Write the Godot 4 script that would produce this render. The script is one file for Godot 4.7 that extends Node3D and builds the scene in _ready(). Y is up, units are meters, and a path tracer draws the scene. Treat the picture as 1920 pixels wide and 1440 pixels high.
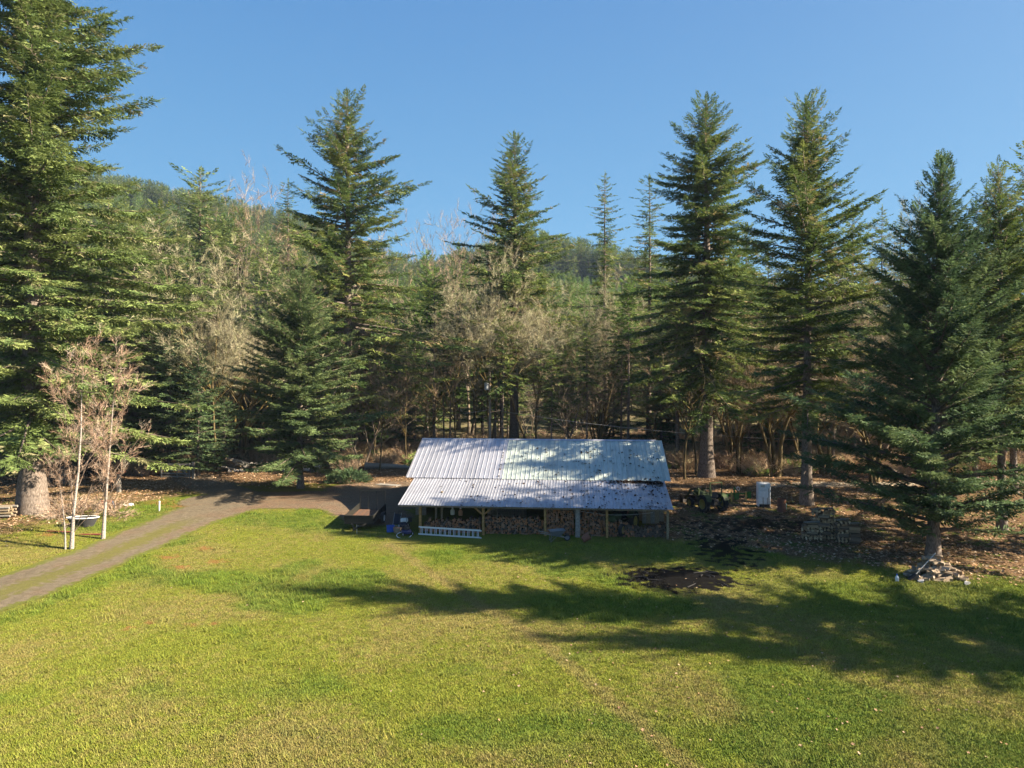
extends Node3D

# ---------------------------------------------------------------- helpers
var used := {}
var mats := {}

func numbered(called: String) -> String:
	if not used.has(called):
		used[called] = 0
		return called
	used[called] += 1
	return "%s_%03d" % [called, used[called]]

func tag(o: Node, label := "", category := "", group := "", kind := "") -> void:
	if label: o.set_meta("label", label)
	if category: o.set_meta("category", category)
	if group: o.set_meta("group", group)
	if kind: o.set_meta("kind", kind)

func thing(called: String, label: String, category: String, at := Vector3.ZERO, turn := 0.0, group := "") -> Node3D:
	var o := Node3D.new()
	o.name = numbered(called)
	add_child(o)
	o.position = at
	o.rotation.y = turn
	tag(o, label, category, group)
	return o

func part(called: String, mesh: Mesh, m: Material, parent: Node3D, xf := Transform3D()) -> MeshInstance3D:
	var o := MeshInstance3D.new()
	o.name = called if parent != self else numbered(called)
	o.mesh = mesh
	if m: o.material_override = m
	o.transform = xf
	parent.add_child(o, true)
	return o

func copy(o: Node3D, at: Vector3, turn: float, scl := Vector3.ONE, label := "", group := "") -> Node3D:
	var base := String(o.name)
	var k := base.rfind("_")
	if k > 0 and base.substr(k + 1).is_valid_int(): base = base.substr(0, k)
	var c: Node3D = o.duplicate()
	c.name = numbered(base)
	add_child(c)
	c.position = at
	c.rotation = Vector3(0, turn, 0)
	c.scale = scl
	if label: c.set_meta("label", label)
	if group: c.set_meta("group", group)
	return c

func lin(r: float, g: float, b: float) -> Color:
	return Color(r, g, b).linear_to_srgb()

func mat(key: String, c: Color, rough := 0.85, metal := 0.0, spec := 0.35) -> StandardMaterial3D:
	if mats.has(key): return mats[key]
	var m := StandardMaterial3D.new()
	m.resource_name = key
	m.albedo_color = c
	m.roughness = rough
	m.metallic = metal
	m.metallic_specular = spec
	mats[key] = m
	return m

func vmat(key: String, rough := 0.8, back := Color.BLACK) -> StandardMaterial3D:
	var m := mat(key, Color.WHITE, rough, 0.0, 0.25)
	m.vertex_color_use_as_albedo = true
	if back != Color.BLACK:
		m.backlight_enabled = true
		m.backlight = back
	return m

var noise_maps := {}
func noise_tex(key: String, freq: float, lo: Color, hi: Color, size := 256, sd := 1, type := FastNoiseLite.TYPE_SIMPLEX_SMOOTH, oct := 4, mid = null) -> ImageTexture:
	if noise_maps.has(key): return noise_maps[key]
	var n := FastNoiseLite.new()
	n.seed = sd
	n.noise_type = type
	n.frequency = freq
	n.fractal_octaves = oct
	var g := n.get_seamless_image(size, size)
	var im := Image.create(size, size, false, Image.FORMAT_RGB8)
	for y in size:
		for x in size:
			var t := g.get_pixel(x, y).r
			t = clampf((t - 0.5) * 1.5 + 0.5, 0, 1)
			if mid != null:
				im.set_pixel(x, y, lo.lerp(mid, t * 2.0) if t < 0.5 else (mid as Color).lerp(hi, t * 2.0 - 1.0))
			else:
				im.set_pixel(x, y, lo.lerp(hi, t))
	var tex := ImageTexture.create_from_image(im)
	noise_maps[key] = tex
	return tex

func tex_mat(key: String, c: Color, tex: Texture2D, scl: Vector3, rough := 0.9, relief := 0.0, metal := 0.0) -> StandardMaterial3D:
	if mats.has(key): return mats[key]
	var m := mat(key, c, rough, metal)
	m.albedo_texture = tex
	m.uv1_triplanar = true
	m.uv1_scale = scl
	if relief > 0.0 and false:
		m.heightmap_enabled = true
		m.heightmap_texture = tex
		m.heightmap_scale = relief
	return m

# triangle soup with colours and optional normals
class Soup:
	var v := PackedVector3Array()
	var n := PackedVector3Array()
	var c := PackedColorArray()
	var col := Color.WHITE
	var with_n := true

	func tri(a: Vector3, b: Vector3, d: Vector3, na: Vector3, nb: Vector3, nd: Vector3) -> void:
		if (b - a).cross(d - a).dot(na + nb + nd) > 0.0:
			v.append(a); v.append(d); v.append(b)
			n.append(na); n.append(nd); n.append(nb)
		else:
			v.append(a); v.append(b); v.append(d)
			n.append(na); n.append(nb); n.append(nd)
		c.append(col); c.append(col); c.append(col)

	func quad(a: Vector3, b: Vector3, d: Vector3, e: Vector3, nn: Vector3) -> void:
		tri(a, b, d, nn, nn, nn)
		tri(a, d, e, nn, nn, nn)

	func box(size: Vector3, xf := Transform3D(), bevel := 0.0) -> void:
		var h := size * 0.5
		if bevel <= 0.0:
			for ax in 3:
				for sg in [-1.0, 1.0]:
					var nn := Vector3.ZERO; nn[ax] = sg
					var u := Vector3.ZERO; u[(ax + 1) % 3] = h[(ax + 1) % 3]
					var w := Vector3.ZERO; w[(ax + 2) % 3] = h[(ax + 2) % 3]
					var o := nn * h[ax]
					quad(xf * (o - u - w), xf * (o + u - w), xf * (o + u + w), xf * (o - u + w), (xf.basis * nn).normalized())
			return
		var bv := minf(bevel, minf(h.x, minf(h.y, h.z)) * 0.9)
		var pts := PackedVector3Array()
		for sx in [-1.0, 1.0]:
			for sy in [-1.0, 1.0]:
				for sz in [-1.0, 1.0]:
					for ax in 3:
						var p := Vector3(sx * h.x, sy * h.y, sz * h.z)
						for k in 3:
							if k != ax: p[k] -= signf(p[k]) * bv
						pts.append(p)
		hull(pts, xf)

	func hull(pts: PackedVector3Array, xf := Transform3D()) -> void:
		# small convex hulls by brute force, faces gathered by plane
		var mid := Vector3.ZERO
		for p in pts: mid += p
		mid /= pts.size()
		var done := {}
		for i in pts.size():
			for j in range(i + 1, pts.size()):
				for k in range(j + 1, pts.size()):
					var nn := (pts[j] - pts[i]).cross(pts[k] - pts[i])
					if nn.length_squared() < 1e-16: continue
					nn = nn.normalized()
					if nn.dot(pts[i] - mid) < 0: nn = -nn
					var off := nn.dot(pts[i])
					var key := Vector4i(roundi(nn.x * 300), roundi(nn.y * 300), roundi(nn.z * 300), roundi(off * 3000))
					if done.has(key): continue
					var ok := true
					var on: Array[Vector3] = []
					for p in pts:
						var dd := nn.dot(p) - off
						if dd > 1e-5:
							ok = false
							break
						if dd > -1e-5: on.append(p)
					if not ok: continue
					done[key] = true
					var c0 := Vector3.ZERO
					for p in on: c0 += p
					c0 /= on.size()
					var u := (on[0] - c0).normalized()
					var w := nn.cross(u)
					on.sort_custom(func(a, b): return atan2((a - c0).dot(w), (a - c0).dot(u)) < atan2((b - c0).dot(w), (b - c0).dot(u)))
					var wn := (xf.basis * nn).normalized()
					for q in range(1, on.size() - 1):
						tri(xf * on[0], xf * on[q], xf * on[q + 1], wn, wn, wn)

	func tube(pts: PackedVector3Array, rad: PackedFloat32Array, sides := 6, caps := true) -> void:
		var rings: Array[PackedVector3Array] = []
		var norms: Array[PackedVector3Array] = []
		var m := pts.size()
		var ref := Vector3.UP if absf((pts[m - 1] - pts[0]).normalized().y) < 0.9 else Vector3.RIGHT
		for i in m:
			var t := (pts[mini(i + 1, m - 1)] - pts[maxi(i - 1, 0)]).normalized()
			var u := ref.cross(t)
			if u.length() < 0.05: u = Vector3(0.31, 0.2, 0.9).cross(t)
			u = u.normalized()
			var w := t.cross(u)
			var r := PackedVector3Array()
			var q := PackedVector3Array()
			for k in sides:
				var a := TAU * k / sides
				var nn := u * cos(a) + w * sin(a)
				r.append(pts[i] + nn * rad[i])
				q.append(nn)
			rings.append(r)
			norms.append(q)
		for i in m - 1:
			for k in sides:
				var k2 := (k + 1) % sides
				tri(rings[i][k], rings[i][k2], rings[i + 1][k2], norms[i][k], norms[i][k2], norms[i + 1][k2])
				tri(rings[i][k], rings[i + 1][k2], rings[i + 1][k], norms[i][k], norms[i + 1][k2], norms[i + 1][k])
		if caps:
			for e in [0, m - 1]:
				if rad[e] < 0.004: continue
				var t := (pts[0] - pts[1]).normalized() if e == 0 else (pts[m - 1] - pts[m - 2]).normalized()
				for k in range(1, sides - 1):
					tri(rings[e][0], rings[e][k], rings[e][k + 1], t, t, t)

	func bar(a: Vector3, b: Vector3, r: float, sides := 6, r2 := -1.0) -> void:
		tube(PackedVector3Array([a, b]), PackedFloat32Array([r, r if r2 < 0 else r2]), sides)

	func beam(a: Vector3, b: Vector3, w: float, h: float, up := Vector3.UP) -> void:
		var z := (b - a)
		var l := z.length()
		z = z / l
		var x := up.cross(z)
		if x.length() < 0.01: x = Vector3.RIGHT.cross(z)
		x = x.normalized()
		box(Vector3(w, h, l), Transform3D(Basis(x, z.cross(x), z), (a + b) * 0.5))

	func lathe(profile: PackedVector2Array, xf := Transform3D(), sides := 16) -> void:
		# profile of (radius, height), turned about y
		for i in profile.size() - 1:
			var p := profile[i]
			var q := profile[i + 1]
			var e := (q - p).normalized()
			for k in sides:
				var a0 := TAU * k / sides
				var a1 := TAU * (k + 1) / sides
				var d0 := Vector3(cos(a0), 0, sin(a0))
				var d1 := Vector3(cos(a1), 0, sin(a1))
				var n0 := (xf.basis * (d0 * e.y + Vector3.DOWN * e.x)).normalized()
				var n1 := (xf.basis * (d1 * e.y + Vector3.DOWN * e.x)).normalized()
				var A := xf * (d0 * p.x + Vector3.UP * p.y)
				var B := xf * (d1 * p.x + Vector3.UP * p.y)
				var C := xf * (d1 * q.x + Vector3.UP * q.y)
				var D := xf * (d0 * q.x + Vector3.UP * q.y)
				if p.x > 0.0005: tri(A, B, C, n0, n1, n1)
				if q.x > 0.0005: tri(A, C, D, n0, n1, n0)

	func ring(center: Vector3, axis: Vector3, R: float, r: float, seg := 20, sides := 6, from := 0.0, to := TAU) -> void:
		axis = axis.normalized()
		var u := axis.cross(Vector3.UP if absf(axis.y) < 0.9 else Vector3.RIGHT).normalized()
		var w := axis.cross(u)
		var P: Array[PackedVector3Array] = []
		var N: Array[PackedVector3Array] = []
		for i in seg + 1:
			var a := lerpf(from, to, float(i) / seg)
			var o := u * cos(a) + w * sin(a)
			var pr := PackedVector3Array()
			var nr := PackedVector3Array()
			for k in sides:
				var b := TAU * k / sides
				var nn := o * cos(b) + axis * sin(b)
				pr.append(center + o * R + nn * r)
				nr.append(nn)
			P.append(pr)
			N.append(nr)
		for i in seg:
			for k in sides:
				var k2 := (k + 1) % sides
				tri(P[i][k], P[i][k2], P[i + 1][k2], N[i][k], N[i][k2], N[i + 1][k2])
				tri(P[i][k], P[i + 1][k2], P[i + 1][k], N[i][k], N[i + 1][k2], N[i + 1][k])

	func mesh() -> ArrayMesh:
		var a := []
		a.resize(Mesh.ARRAY_MAX)
		a[Mesh.ARRAY_VERTEX] = v
		if n.size() == v.size(): a[Mesh.ARRAY_NORMAL] = n
		if c.size() == v.size(): a[Mesh.ARRAY_COLOR] = c
		var m := ArrayMesh.new()
		m.add_surface_from_arrays(Mesh.PRIMITIVE_TRIANGLES, a)
		return m

# ---------------------------------------------------------------- terrain
var bumps := FastNoiseLite.new()

func hill(x: float, d: float) -> float:
	var t := d - 92.0
	if t <= 0.0: return 0.0
	var a := x / maxf(d, 1.0)
	var s := 0.235 - 0.05 * exp(-pow((a + 0.13) / 0.1, 2.0)) + clampf(-a - 0.2, 0.0, 0.4) * 0.28 - clampf(a - 0.05, 0.0, 0.6) * 0.28
	var top := 335.0
	var run := t if t < top else top + 25.0 * (1.0 - exp(-(t - top) / 25.0)) 
	return s * run * smoothstep(0.0, 70.0, t)

func ground_y(x: float, d: float) -> float:
	var u := d + 0.4 * maxf(0.0, -x - 8.0)
	var y := 0.65 * smoothstep(38.0, 50.0, u)
	var k := bumps.get_noise_2d(x, d)
	y += 0.05 * k
	if d > 60.0: y += 0.25 * smoothstep(60.0, 80.0, d) * k
	return y + hill(x, d)

func at(x: float, d: float, lift := 0.0) -> Vector3:
	return Vector3(x, ground_y(x, d) + lift, -d)

func seg_dist(p: Vector2, a: Vector2, b: Vector2) -> float:
	var ab := b - a
	var t := clampf((p - a).dot(ab) / ab.length_squared(), 0, 1)
	return (p - a - ab * t).length()

const LANE := [[-26.5, 14.0, 2.4], [-22.9, 25.0, 2.4], [-22.1, 29.4, 2.4], [-21.2, 36.0, 1.95], [-20.3, 42.0, 2.1], [-19.4, 47.5, 2.9]]

func lane_mask(x: float, d: float) -> float:
	# metres inside the driveway
	var p := Vector2(x, d)
	var f := -99.0
	for i in LANE.size() - 1:
		var a := Vector2(LANE[i][0], LANE[i][1])
		var b := Vector2(LANE[i + 1][0], LANE[i + 1][1])
		var ab := b - a
		var t := clampf((p - a).dot(ab) / ab.length_squared(), 0, 1)
		f = maxf(f, lerpf(LANE[i][2], LANE[i + 1][2], t) - (p - a - ab * t).length())
	f = maxf(f, 3.7 - seg_dist(p, Vector2(-20.0, 49.2), Vector2(-8.0, 49.8)))
	f = maxf(f, 3.0 - seg_dist(p, Vector2(-12.0, 54.6), Vector2(-7.5, 56.0)))
	f = maxf(f, 2.3 - seg_dist(p, Vector2(-11.0, 47.0), Vector2(-8.6, 44.2)))
	f = maxf(f, 1.9 - seg_dist(p, Vector2(-21.0, 51.5), Vector2(-29.0, 61.5)))
	return f

func lane_across(x: float, d: float) -> float:
	# signed offset from the lane's middle over its half width, for the two wheel tracks; 9 off the lane
	var p := Vector2(x, d)
	var best := 9.0
	for i in LANE.size() - 1:
		var a := Vector2(LANE[i][0], LANE[i][1])
		var b := Vector2(LANE[i + 1][0], LANE[i + 1][1])
		var ab := b - a
		var t := (p - a).dot(ab) / ab.length_squared()
		if t < 0.0 or t > 1.0: continue
		var q := (p - a - ab * t)
		var s := q.length() / lerpf(LANE[i][2], LANE[i + 1][2], t)
		if s < absf(best): best = s * signf(ab.cross(q))
	return best

var n1 := FastNoiseLite.new()
var n2 := FastNoiseLite.new()
var n3 := FastNoiseLite.new()

func leaf_mask(x: float, d: float) -> float:
	# 1 where fallen leaves cover the ground: the right of the barn and the woods
	var edge := 1.6 * n2.get_noise_2d(x * 2.0, d * 2.0)
	var right := smoothstep(-1.2, 1.6, (d + edge) - (39.4 - 0.62 * maxf(0.0, x - 9.0)) ) * smoothstep(7.6, 9.2, x + edge * 0.3)
	var back := smoothstep(-2.0, 2.0, d + edge * 1.5 - (56.5 + 1.5 * smoothstep(-18.0, -30.0, x)))
	var left := smoothstep(-1.5, 1.5, -x + edge - 28.0 + 0.25 * (d - 40.0)) * smoothstep(33.0, 40.0, d + edge)
	return clampf(maxf(maxf(right, back), left * 0.9), 0, 1)

func char_mask(x: float, d: float) -> float:
	var w := 0.5 * n3.get_noise_2d(x * 3.0, d * 3.0) + 0.35 * n2.get_noise_2d(x * 5.0, d * 5.0)
	var e := Vector2((x - 7.8) / 3.0, (d - 31.6) / 2.0).length() + w
	var m := 1.0 - smoothstep(0.76, 1.06, e + 0.25 * n3.get_noise_2d(x * 9.0, d * 9.0))
	var e2 := Vector2((x - 11.6) / 1.7, (d - 37.2 + (x - 11.6) * -0.5) / 3.4).length() + w * 2.2
	m = maxf(m, 0.95 * (1.0 - smoothstep(0.6, 0.95, e2)))
	var e3 := Vector2((x - 15.5) / 4.6, (d - 42.5) / 2.0).length() + w * 2.6
	return maxf(m, 0.85 * (1.0 - smoothstep(0.5, 0.95, e3)))

func trail_mask(x: float, d: float) -> float:
	var p := Vector2(x, d)
	var q := minf(seg_dist(p, Vector2(-6.8, 38.0), Vector2(-1.3, 27.8)), minf(seg_dist(p, Vector2(-1.3, 27.8), Vector2(0.8, 24.5)), seg_dist(p, Vector2(0.8, 24.5), Vector2(4.2, 16.0))))
	return 1.0 - smoothstep(0.12, 0.42, q + 0.22 * n3.get_noise_2d(x * 4.0, d * 4.0))

func lush_mask(x: float, d: float) -> float:
	var m := smoothstep(0.05, 0.45, n1.get_noise_2d(x, d) + 0.5 * n2.get_noise_2d(x, d))
	# the lusher bank between drive and lawn, and the verge by the lane
	m = maxf(m, 0.95 * (1.0 - smoothstep(0.6, 2.6, seg_dist(Vector2(x, d), Vector2(-17.2, 43.4), Vector2(-11.0, 42.0)) + n2.get_noise_2d(x * 3.0, d * 3.0))))
	m = maxf(m, 0.8 * (1.0 - smoothstep(0.2, 1.2, seg_dist(Vector2(x, d), Vector2(-19.4, 26.0), Vector2(-18.4, 34.0)) + 0.8 * n3.get_noise_2d(x * 3.0, d * 3.0))))
	m = maxf(m, 0.7 * smoothstep(33.0, 37.5, d + 1.5 * n2.get_noise_2d(x * 2.0, d * 2.0)) * smoothstep(-8.0, 0.0, x))
	m = maxf(m, 0.75 * smoothstep(8.0, 14.0, x) * (1.0 - smoothstep(30.0, 33.0, d)) * smoothstep(24.0, 28.0, d))
	return m

func soil_mask(x: float, d: float) -> float:
	var m := 0.0
	for s in [[-17.8, 35.4, 0.8], [-16.4, 33.6, 0.7], [-15.0, 34.6, 0.75], [-16.6, 37.0, 0.6], [-14.2, 25.2, 0.35], [-13.7, 25.8, 0.3], [-12.0, 25.5, 0.35], [-11.2, 25.6, 0.3], [-22.6, 46.6, 1.6], [-24.6, 48.0, 1.8], [-9.0, 52.0, 1.5], [-26.2, 38.6, 0.8]]:
		var q: float = (Vector2(x - s[0], (d - s[1]) * 1.2)).length() / s[2] + 0.9 * n3.get_noise_2d(x * 6.0, d * 6.0)
		m = maxf(m, 1.0 - smoothstep(0.35, 0.8, q))
	return m

const GX := 48.0
const GD0 := 6.0
const GD1 := 102.0

var map_rows := []
var map_image: Image
const MAP := 1024

func map_row(j: int) -> void:
	var moss := Vector3(0.160, 0.184, 0.029)
	var lush := Vector3(0.084, 0.139, 0.019)
	var thatch := Vector3(0.217, 0.174, 0.078)
	var gravel := Vector3(0.212, 0.176, 0.122)
	var dirt := Vector3(0.225, 0.155, 0.102)
	var litter := Vector3(0.186, 0.125, 0.079)
	var soil := Vector3(0.255, 0.106, 0.049)
	var coal := Vector3(0.005, 0.005, 0.0055)
	var dust := Vector3(0.152, 0.100, 0.058)
	var d := GD0 + (GD1 - GD0) * (j + 0.5) / MAP
	var row := PackedByteArray()
	row.resize(MAP * 3)
	for i in MAP:
		var x := -GX + 2.0 * GX * (i + 0.5) / MAP
		var a := n1.get_noise_2d(x * 1.7 + 40.0, d * 1.7)
		var b := n2.get_noise_2d(x * 2.3, d * 2.3 + 70.0)
		var f := n3.get_noise_2d(x * 5.0, d * 5.0)
		var c := moss
		var leaf := leaf_mask(x, d)
		var lm := lane_mask(x, d) if x < -4.0 and d < 66.0 else -9.0
		if leaf < 1.0 and lm < 1.0:
			c = moss.lerp(thatch, clampf(0.36 + 0.9 * a + 0.8 * f, 0, 1) * 0.72)
			c = c.lerp(lush, clampf(lush_mask(x, d) * (0.85 + 0.8 * f), 0, 1) * 0.85)
			if absf(x) < 9.0 and d < 39.0: c = c.lerp(thatch, trail_mask(x, d) * 0.6)
			if x < -7.0 and d < 54.0: c = c.lerp(soil, soil_mask(x, d) * 0.6)
		if leaf > 0.0:
			var patch := smoothstep(0.1, 0.5, b + 0.6 * f)
			c = c.lerp(Vector3(0.30, 0.275, 0.24) if x > 21.0 and absf(d - 55.5 - 0.05 * x + 0.6 * b) < 1.3 else litter.lerp(dust, clampf(0.5 + 1.6 * f, 0, 1)).lerp(lush, 0.75 * patch * (1.0 - smoothstep(44.0, 58.0, d))), leaf)
		if lm > -1.5:
			lm += 0.35 * f + 0.2 * b
			var g := gravel.lerp(dirt, clampf(smoothstep(-20.5, -16.5, x) * 0.8 + 0.7 * b, 0, 1)) * (1.0 + 0.28 * f + 0.2 * n3.get_noise_2d(x * 17.0, d * 17.0))
			var ac := lane_across(x, d)
			if absf(ac) < 1.5:
				var strip := 1.0 - smoothstep(0.14, 0.40, absf(ac + 0.1) + 0.3 * f)
				g = g.lerp(moss.lerp(dirt, 0.35), strip * 0.95 * (1.0 - smoothstep(40.0, 44.0, d)))
			c = c.lerp(g, smoothstep(-0.1, 0.35, lm))
			c = c.lerp(moss, 0.8 * smoothstep(-0.2, 0.15, lm) * (1.0 - smoothstep(0.2, 0.5, lm)) * (1.0 - smoothstep(42.0, 46.0, d)))
		if x > 3.0 and x < 22.0 and d > 28.0 and d < 47.0: c = c.lerp(coal * (1.0 + 0.9 * clampf(f + 0.4 * b, 0, 1)), char_mask(x, d))
		var q := lin(c.x, c.y, c.z)
		row[i * 3] = q.r8
		row[i * 3 + 1] = q.g8
		row[i * 3 + 2] = q.b8
	map_rows[j] = row

func ground_map() -> ImageTexture:
	map_rows.resize(MAP)
	var id := WorkerThreadPool.add_group_task(map_row, MAP)
	WorkerThreadPool.wait_for_group_task_completion(id)
	var all := PackedByteArray()
	for r in map_rows: all.append_array(r)
	map_rows.clear()
	map_image = Image.create_from_data(MAP, MAP, false, Image.FORMAT_RGB8, all)
	return ImageTexture.create_from_image(map_image)

var ground_m: StandardMaterial3D
var drive_m: StandardMaterial3D

func ground_uv(x: float, d: float) -> Vector2:
	return Vector2((x + GX) / (2.0 * GX), (d - GD0) / (GD1 - GD0))

func grid(xs: PackedFloat32Array, ds: PackedFloat32Array, skip: Rect2) -> Array:
	var v := PackedVector3Array()
	var nn := PackedVector3Array()
	var uv := PackedVector2Array()
	var uv2 := PackedVector2Array()
	var idx := PackedInt32Array()
	for d in ds:
		for x in xs:
			v.append(at(x, d))
			var e := 0.25
			nn.append(Vector3(ground_y(x - e, d) - ground_y(x + e, d), 2.0 * e, -(ground_y(x, d - e) - ground_y(x, d + e))).normalized())
			uv.append(ground_uv(x, d))
			uv2.append(Vector2(x, d) / 7.3)
	var w := xs.size()
	for j in ds.size() - 1:
		for i in w - 1:
			var mid := Vector2((xs[i] + xs[i + 1]) * 0.5, (ds[j] + ds[j + 1]) * 0.5)
			if skip.has_point(mid): continue
			var k := j * w + i
			idx.append_array([k, k + w, k + 1, k + 1, k + w, k + w + 1])
	var a := []
	a.resize(Mesh.ARRAY_MAX)
	a[Mesh.ARRAY_VERTEX] = v
	a[Mesh.ARRAY_NORMAL] = nn
	a[Mesh.ARRAY_TEX_UV] = uv
	a[Mesh.ARRAY_TEX_UV2] = uv2
	a[Mesh.ARRAY_INDEX] = idx
	return a

func make_ground() -> void:
	var det := noise_tex("grain", 0.09, Color(0.50, 0.50, 0.47), Color(1.0, 0.98, 0.94), 1024, 7, FastNoiseLite.TYPE_SIMPLEX, 3)
	ground_m = mat("ground", Color(1.12, 1.12, 1.12), 0.95, 0.0, 0.15)
	ground_m.albedo_texture = ground_map()
	ground_m.detail_enabled = true
	ground_m.detail_blend_mode = BaseMaterial3D.BLEND_MODE_MUL
	ground_m.detail_albedo = det
	ground_m.detail_uv_layer = BaseMaterial3D.DETAIL_UV_2
	var far_m := tex_mat("hillside", Color.WHITE, noise_tex("hillgrain", 0.02, lin(0.07, 0.075, 0.03), lin(0.15, 0.12, 0.07), 256, 3), Vector3.ONE * 0.04, 0.95)
	far_m.uv1_world_triplanar = true
	var xs := PackedFloat32Array()
	var ds := PackedFloat32Array()
	for i in 193: xs.append(-GX + i * 0.5)
	for i in 193: ds.append(GD0 + i * 0.5)
	var m := ArrayMesh.new()
	m.add_surface_from_arrays(Mesh.PRIMITIVE_TRIANGLES, grid(xs, ds, Rect2()))
	m.surface_set_material(0, ground_m)
	var xo := PackedFloat32Array()
	for x in [-900, -700, -500, -400, -300, -240, -200, -170, -140, -120, -100, -80, -70, -60, -54, -48, -42, -36, -30, -24, -18, -12, -6, 0, 6, 12, 18, 24, 30, 36, 42, 48, 54, 60, 70, 80, 100, 120, 140, 170, 200, 240, 300, 400, 500, 700, 900]: xo.append(x)
	var do := PackedFloat32Array()
	for d in [-300, -200, -120, -80, -50, -30, -15, -6, 0, 6, 12, 18, 24, 30, 36, 42, 48, 54, 60, 66, 72, 78, 84, 90, 96, 102, 108, 114, 120, 130, 140, 150, 160, 180, 200, 220, 240, 260, 280, 300, 330, 360, 390, 420, 450, 480, 520, 600, 700, 900]: do.append(d)
	m.add_surface_from_arrays(Mesh.PRIMITIVE_TRIANGLES, grid(xo, do, Rect2(-GX, GD0, 2.0 * GX, GD1 - GD0)))
	m.surface_set_material(1, far_m)
	var g := part("ground", m, null, self)
	tag(g, "sloping lawn, leaf strewn earth and wooded hillside", "ground", "", "structure")

func make_driveway() -> void:
	var st := 0.3
	var v := PackedVector3Array()
	var nn := PackedVector3Array()
	var uv := PackedVector2Array()
	var uv2 := PackedVector2Array()
	var d := GD0 + 8.0
	while d < 64.0:
		var x := -34.0
		while x < -5.0:
			var c := [Vector2(x, d), Vector2(x + st, d), Vector2(x + st, d + st), Vector2(x, d + st)]
			var f := []
			var any := false
			for p in c:
				var k := lane_mask(p.x, p.y) + 0.22 * n3.get_noise_2d(p.x * 5.0, p.y * 5.0) + 0.12 * n2.get_noise_2d(p.x * 9.0, p.y * 9.0)
				f.append(k)
				any = any or k > 0.0
			if any:
				var poly: Array[Vector2] = []
				for i in 4:
					var j := (i + 1) % 4
					if f[i] > 0.0: poly.append(c[i])
					if (f[i] > 0.0) != (f[j] > 0.0):
						poly.append(c[i].lerp(c[j], f[i] / (f[i] - f[j])))
				for i in range(1, poly.size() - 1):
					for q in [poly[0], poly[i + 1], poly[i]]:
						v.append(at(q.x, q.y, 0.02 + 0.012 * n3.get_noise_2d(q.x * 14.0, q.y * 14.0)))
						nn.append(Vector3.UP)
						uv.append(ground_uv(q.x, q.y))
						uv2.append(Vector2(q.x, q.y) / 2.1)
			x += st
		d += st
	for i in range(0, v.size(), 3):
		var q := (v[i + 2] - v[i]).cross(v[i + 1] - v[i]).normalized()
		if q.y < 0: q = -q
		nn[i] = q; nn[i + 1] = q; nn[i + 2] = q
	var a := []
	a.resize(Mesh.ARRAY_MAX)
	a[Mesh.ARRAY_VERTEX] = v
	a[Mesh.ARRAY_NORMAL] = nn
	a[Mesh.ARRAY_TEX_UV] = uv
	a[Mesh.ARRAY_TEX_UV2] = uv2
	var m := ArrayMesh.new()
	m.add_surface_from_arrays(Mesh.PRIMITIVE_TRIANGLES, a)
	drive_m = mat("drive_gravel", Color(1.1, 1.1, 1.1), 0.95, 0.0, 0.2)
	drive_m.albedo_texture = ground_m.albedo_texture
	drive_m.detail_enabled = true
	drive_m.detail_blend_mode = BaseMaterial3D.BLEND_MODE_MUL
	drive_m.detail_albedo = noise_tex("pebbles", 0.12, Color(0.34, 0.34, 0.35), Color(1, 1, 1), 512, 17, FastNoiseLite.TYPE_SIMPLEX, 3)
	drive_m.detail_uv_layer = BaseMaterial3D.DETAIL_UV_2
	var o := part("driveway", m, drive_m, self)
	tag(o, "gravel driveway curving past the lawn to the barn", "driveway", "", "structure")

# ---------------------------------------------------------------- trees
# a frond is a flat spray of narrow leaf-like faces along +z, length 1
func frond(sd: int, pairs: int, wide: float, spread: float, fluff: float) -> PackedVector3Array:
	var r := RandomNumberGenerator.new()
	r.seed = sd
	var v := PackedVector3Array()
	for i in pairs + 1:
		var z := float(i) / pairs
		for s in [-1.0, 1.0]:
			if i == pairs and s > 0: continue
			var l := lerpf(0.44, 0.2, z) * r.randf_range(0.7, 1.25)
			var yaw: float = deg_to_rad(r.randf_range(38, 68)) * spread * s if i < pairs else 0.0
			var dir := Vector3(sin(yaw), r.randf_range(-fluff, fluff), cos(yaw)).normalized()
			var b := Vector3(0, r.randf_range(-0.02, 0.02), z * 0.86)
			var side := dir.cross(Vector3(r.randf_range(-0.8, 0.8), 1, r.randf_range(-0.8, 0.8))).normalized() * wide * r.randf_range(0.7, 1.2)
			var mid := b + dir * l * 0.45
			var tip := b + dir * l + Vector3.DOWN * l * 0.12
			v.append_array([b, mid + side, tip, b, tip, mid - side])
	return v

# a twig fan: thin bare shoots
func twigs(sd: int, count: int, wide: float, open: float) -> PackedVector3Array:
	var r := RandomNumberGenerator.new()
	r.seed = sd
	var v := PackedVector3Array()
	for i in count:
		var z := r.randf() * 0.75
		var a := r.randf() * TAU
		var o := r.randf_range(0.15, 1.0) * open
		var dir := Vector3(cos(a) * o, sin(a) * o, 1.0 - 0.5 * o).normalized()
		var l := r.randf_range(0.25, 0.55)
		var b := Vector3(0, 0, z)
		var side := dir.cross(Vector3(r.randf() - 0.5, r.randf() - 0.5, r.randf() - 0.5)).normalized() * wide
		var kink := b + dir * l * 0.5 + Vector3(r.randf() - 0.5, r.randf() - 0.5, r.randf() - 0.5) * 0.12
		v.append_array([b - side, b + side, kink, kink - side * 0.7, kink + side * 0.7, b + dir * l])
	var s2 := Vector3(wide * 1.3, 0, 0)
	v.append_array([-s2, s2, Vector3(0, 0, 1)])
	return v

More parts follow.
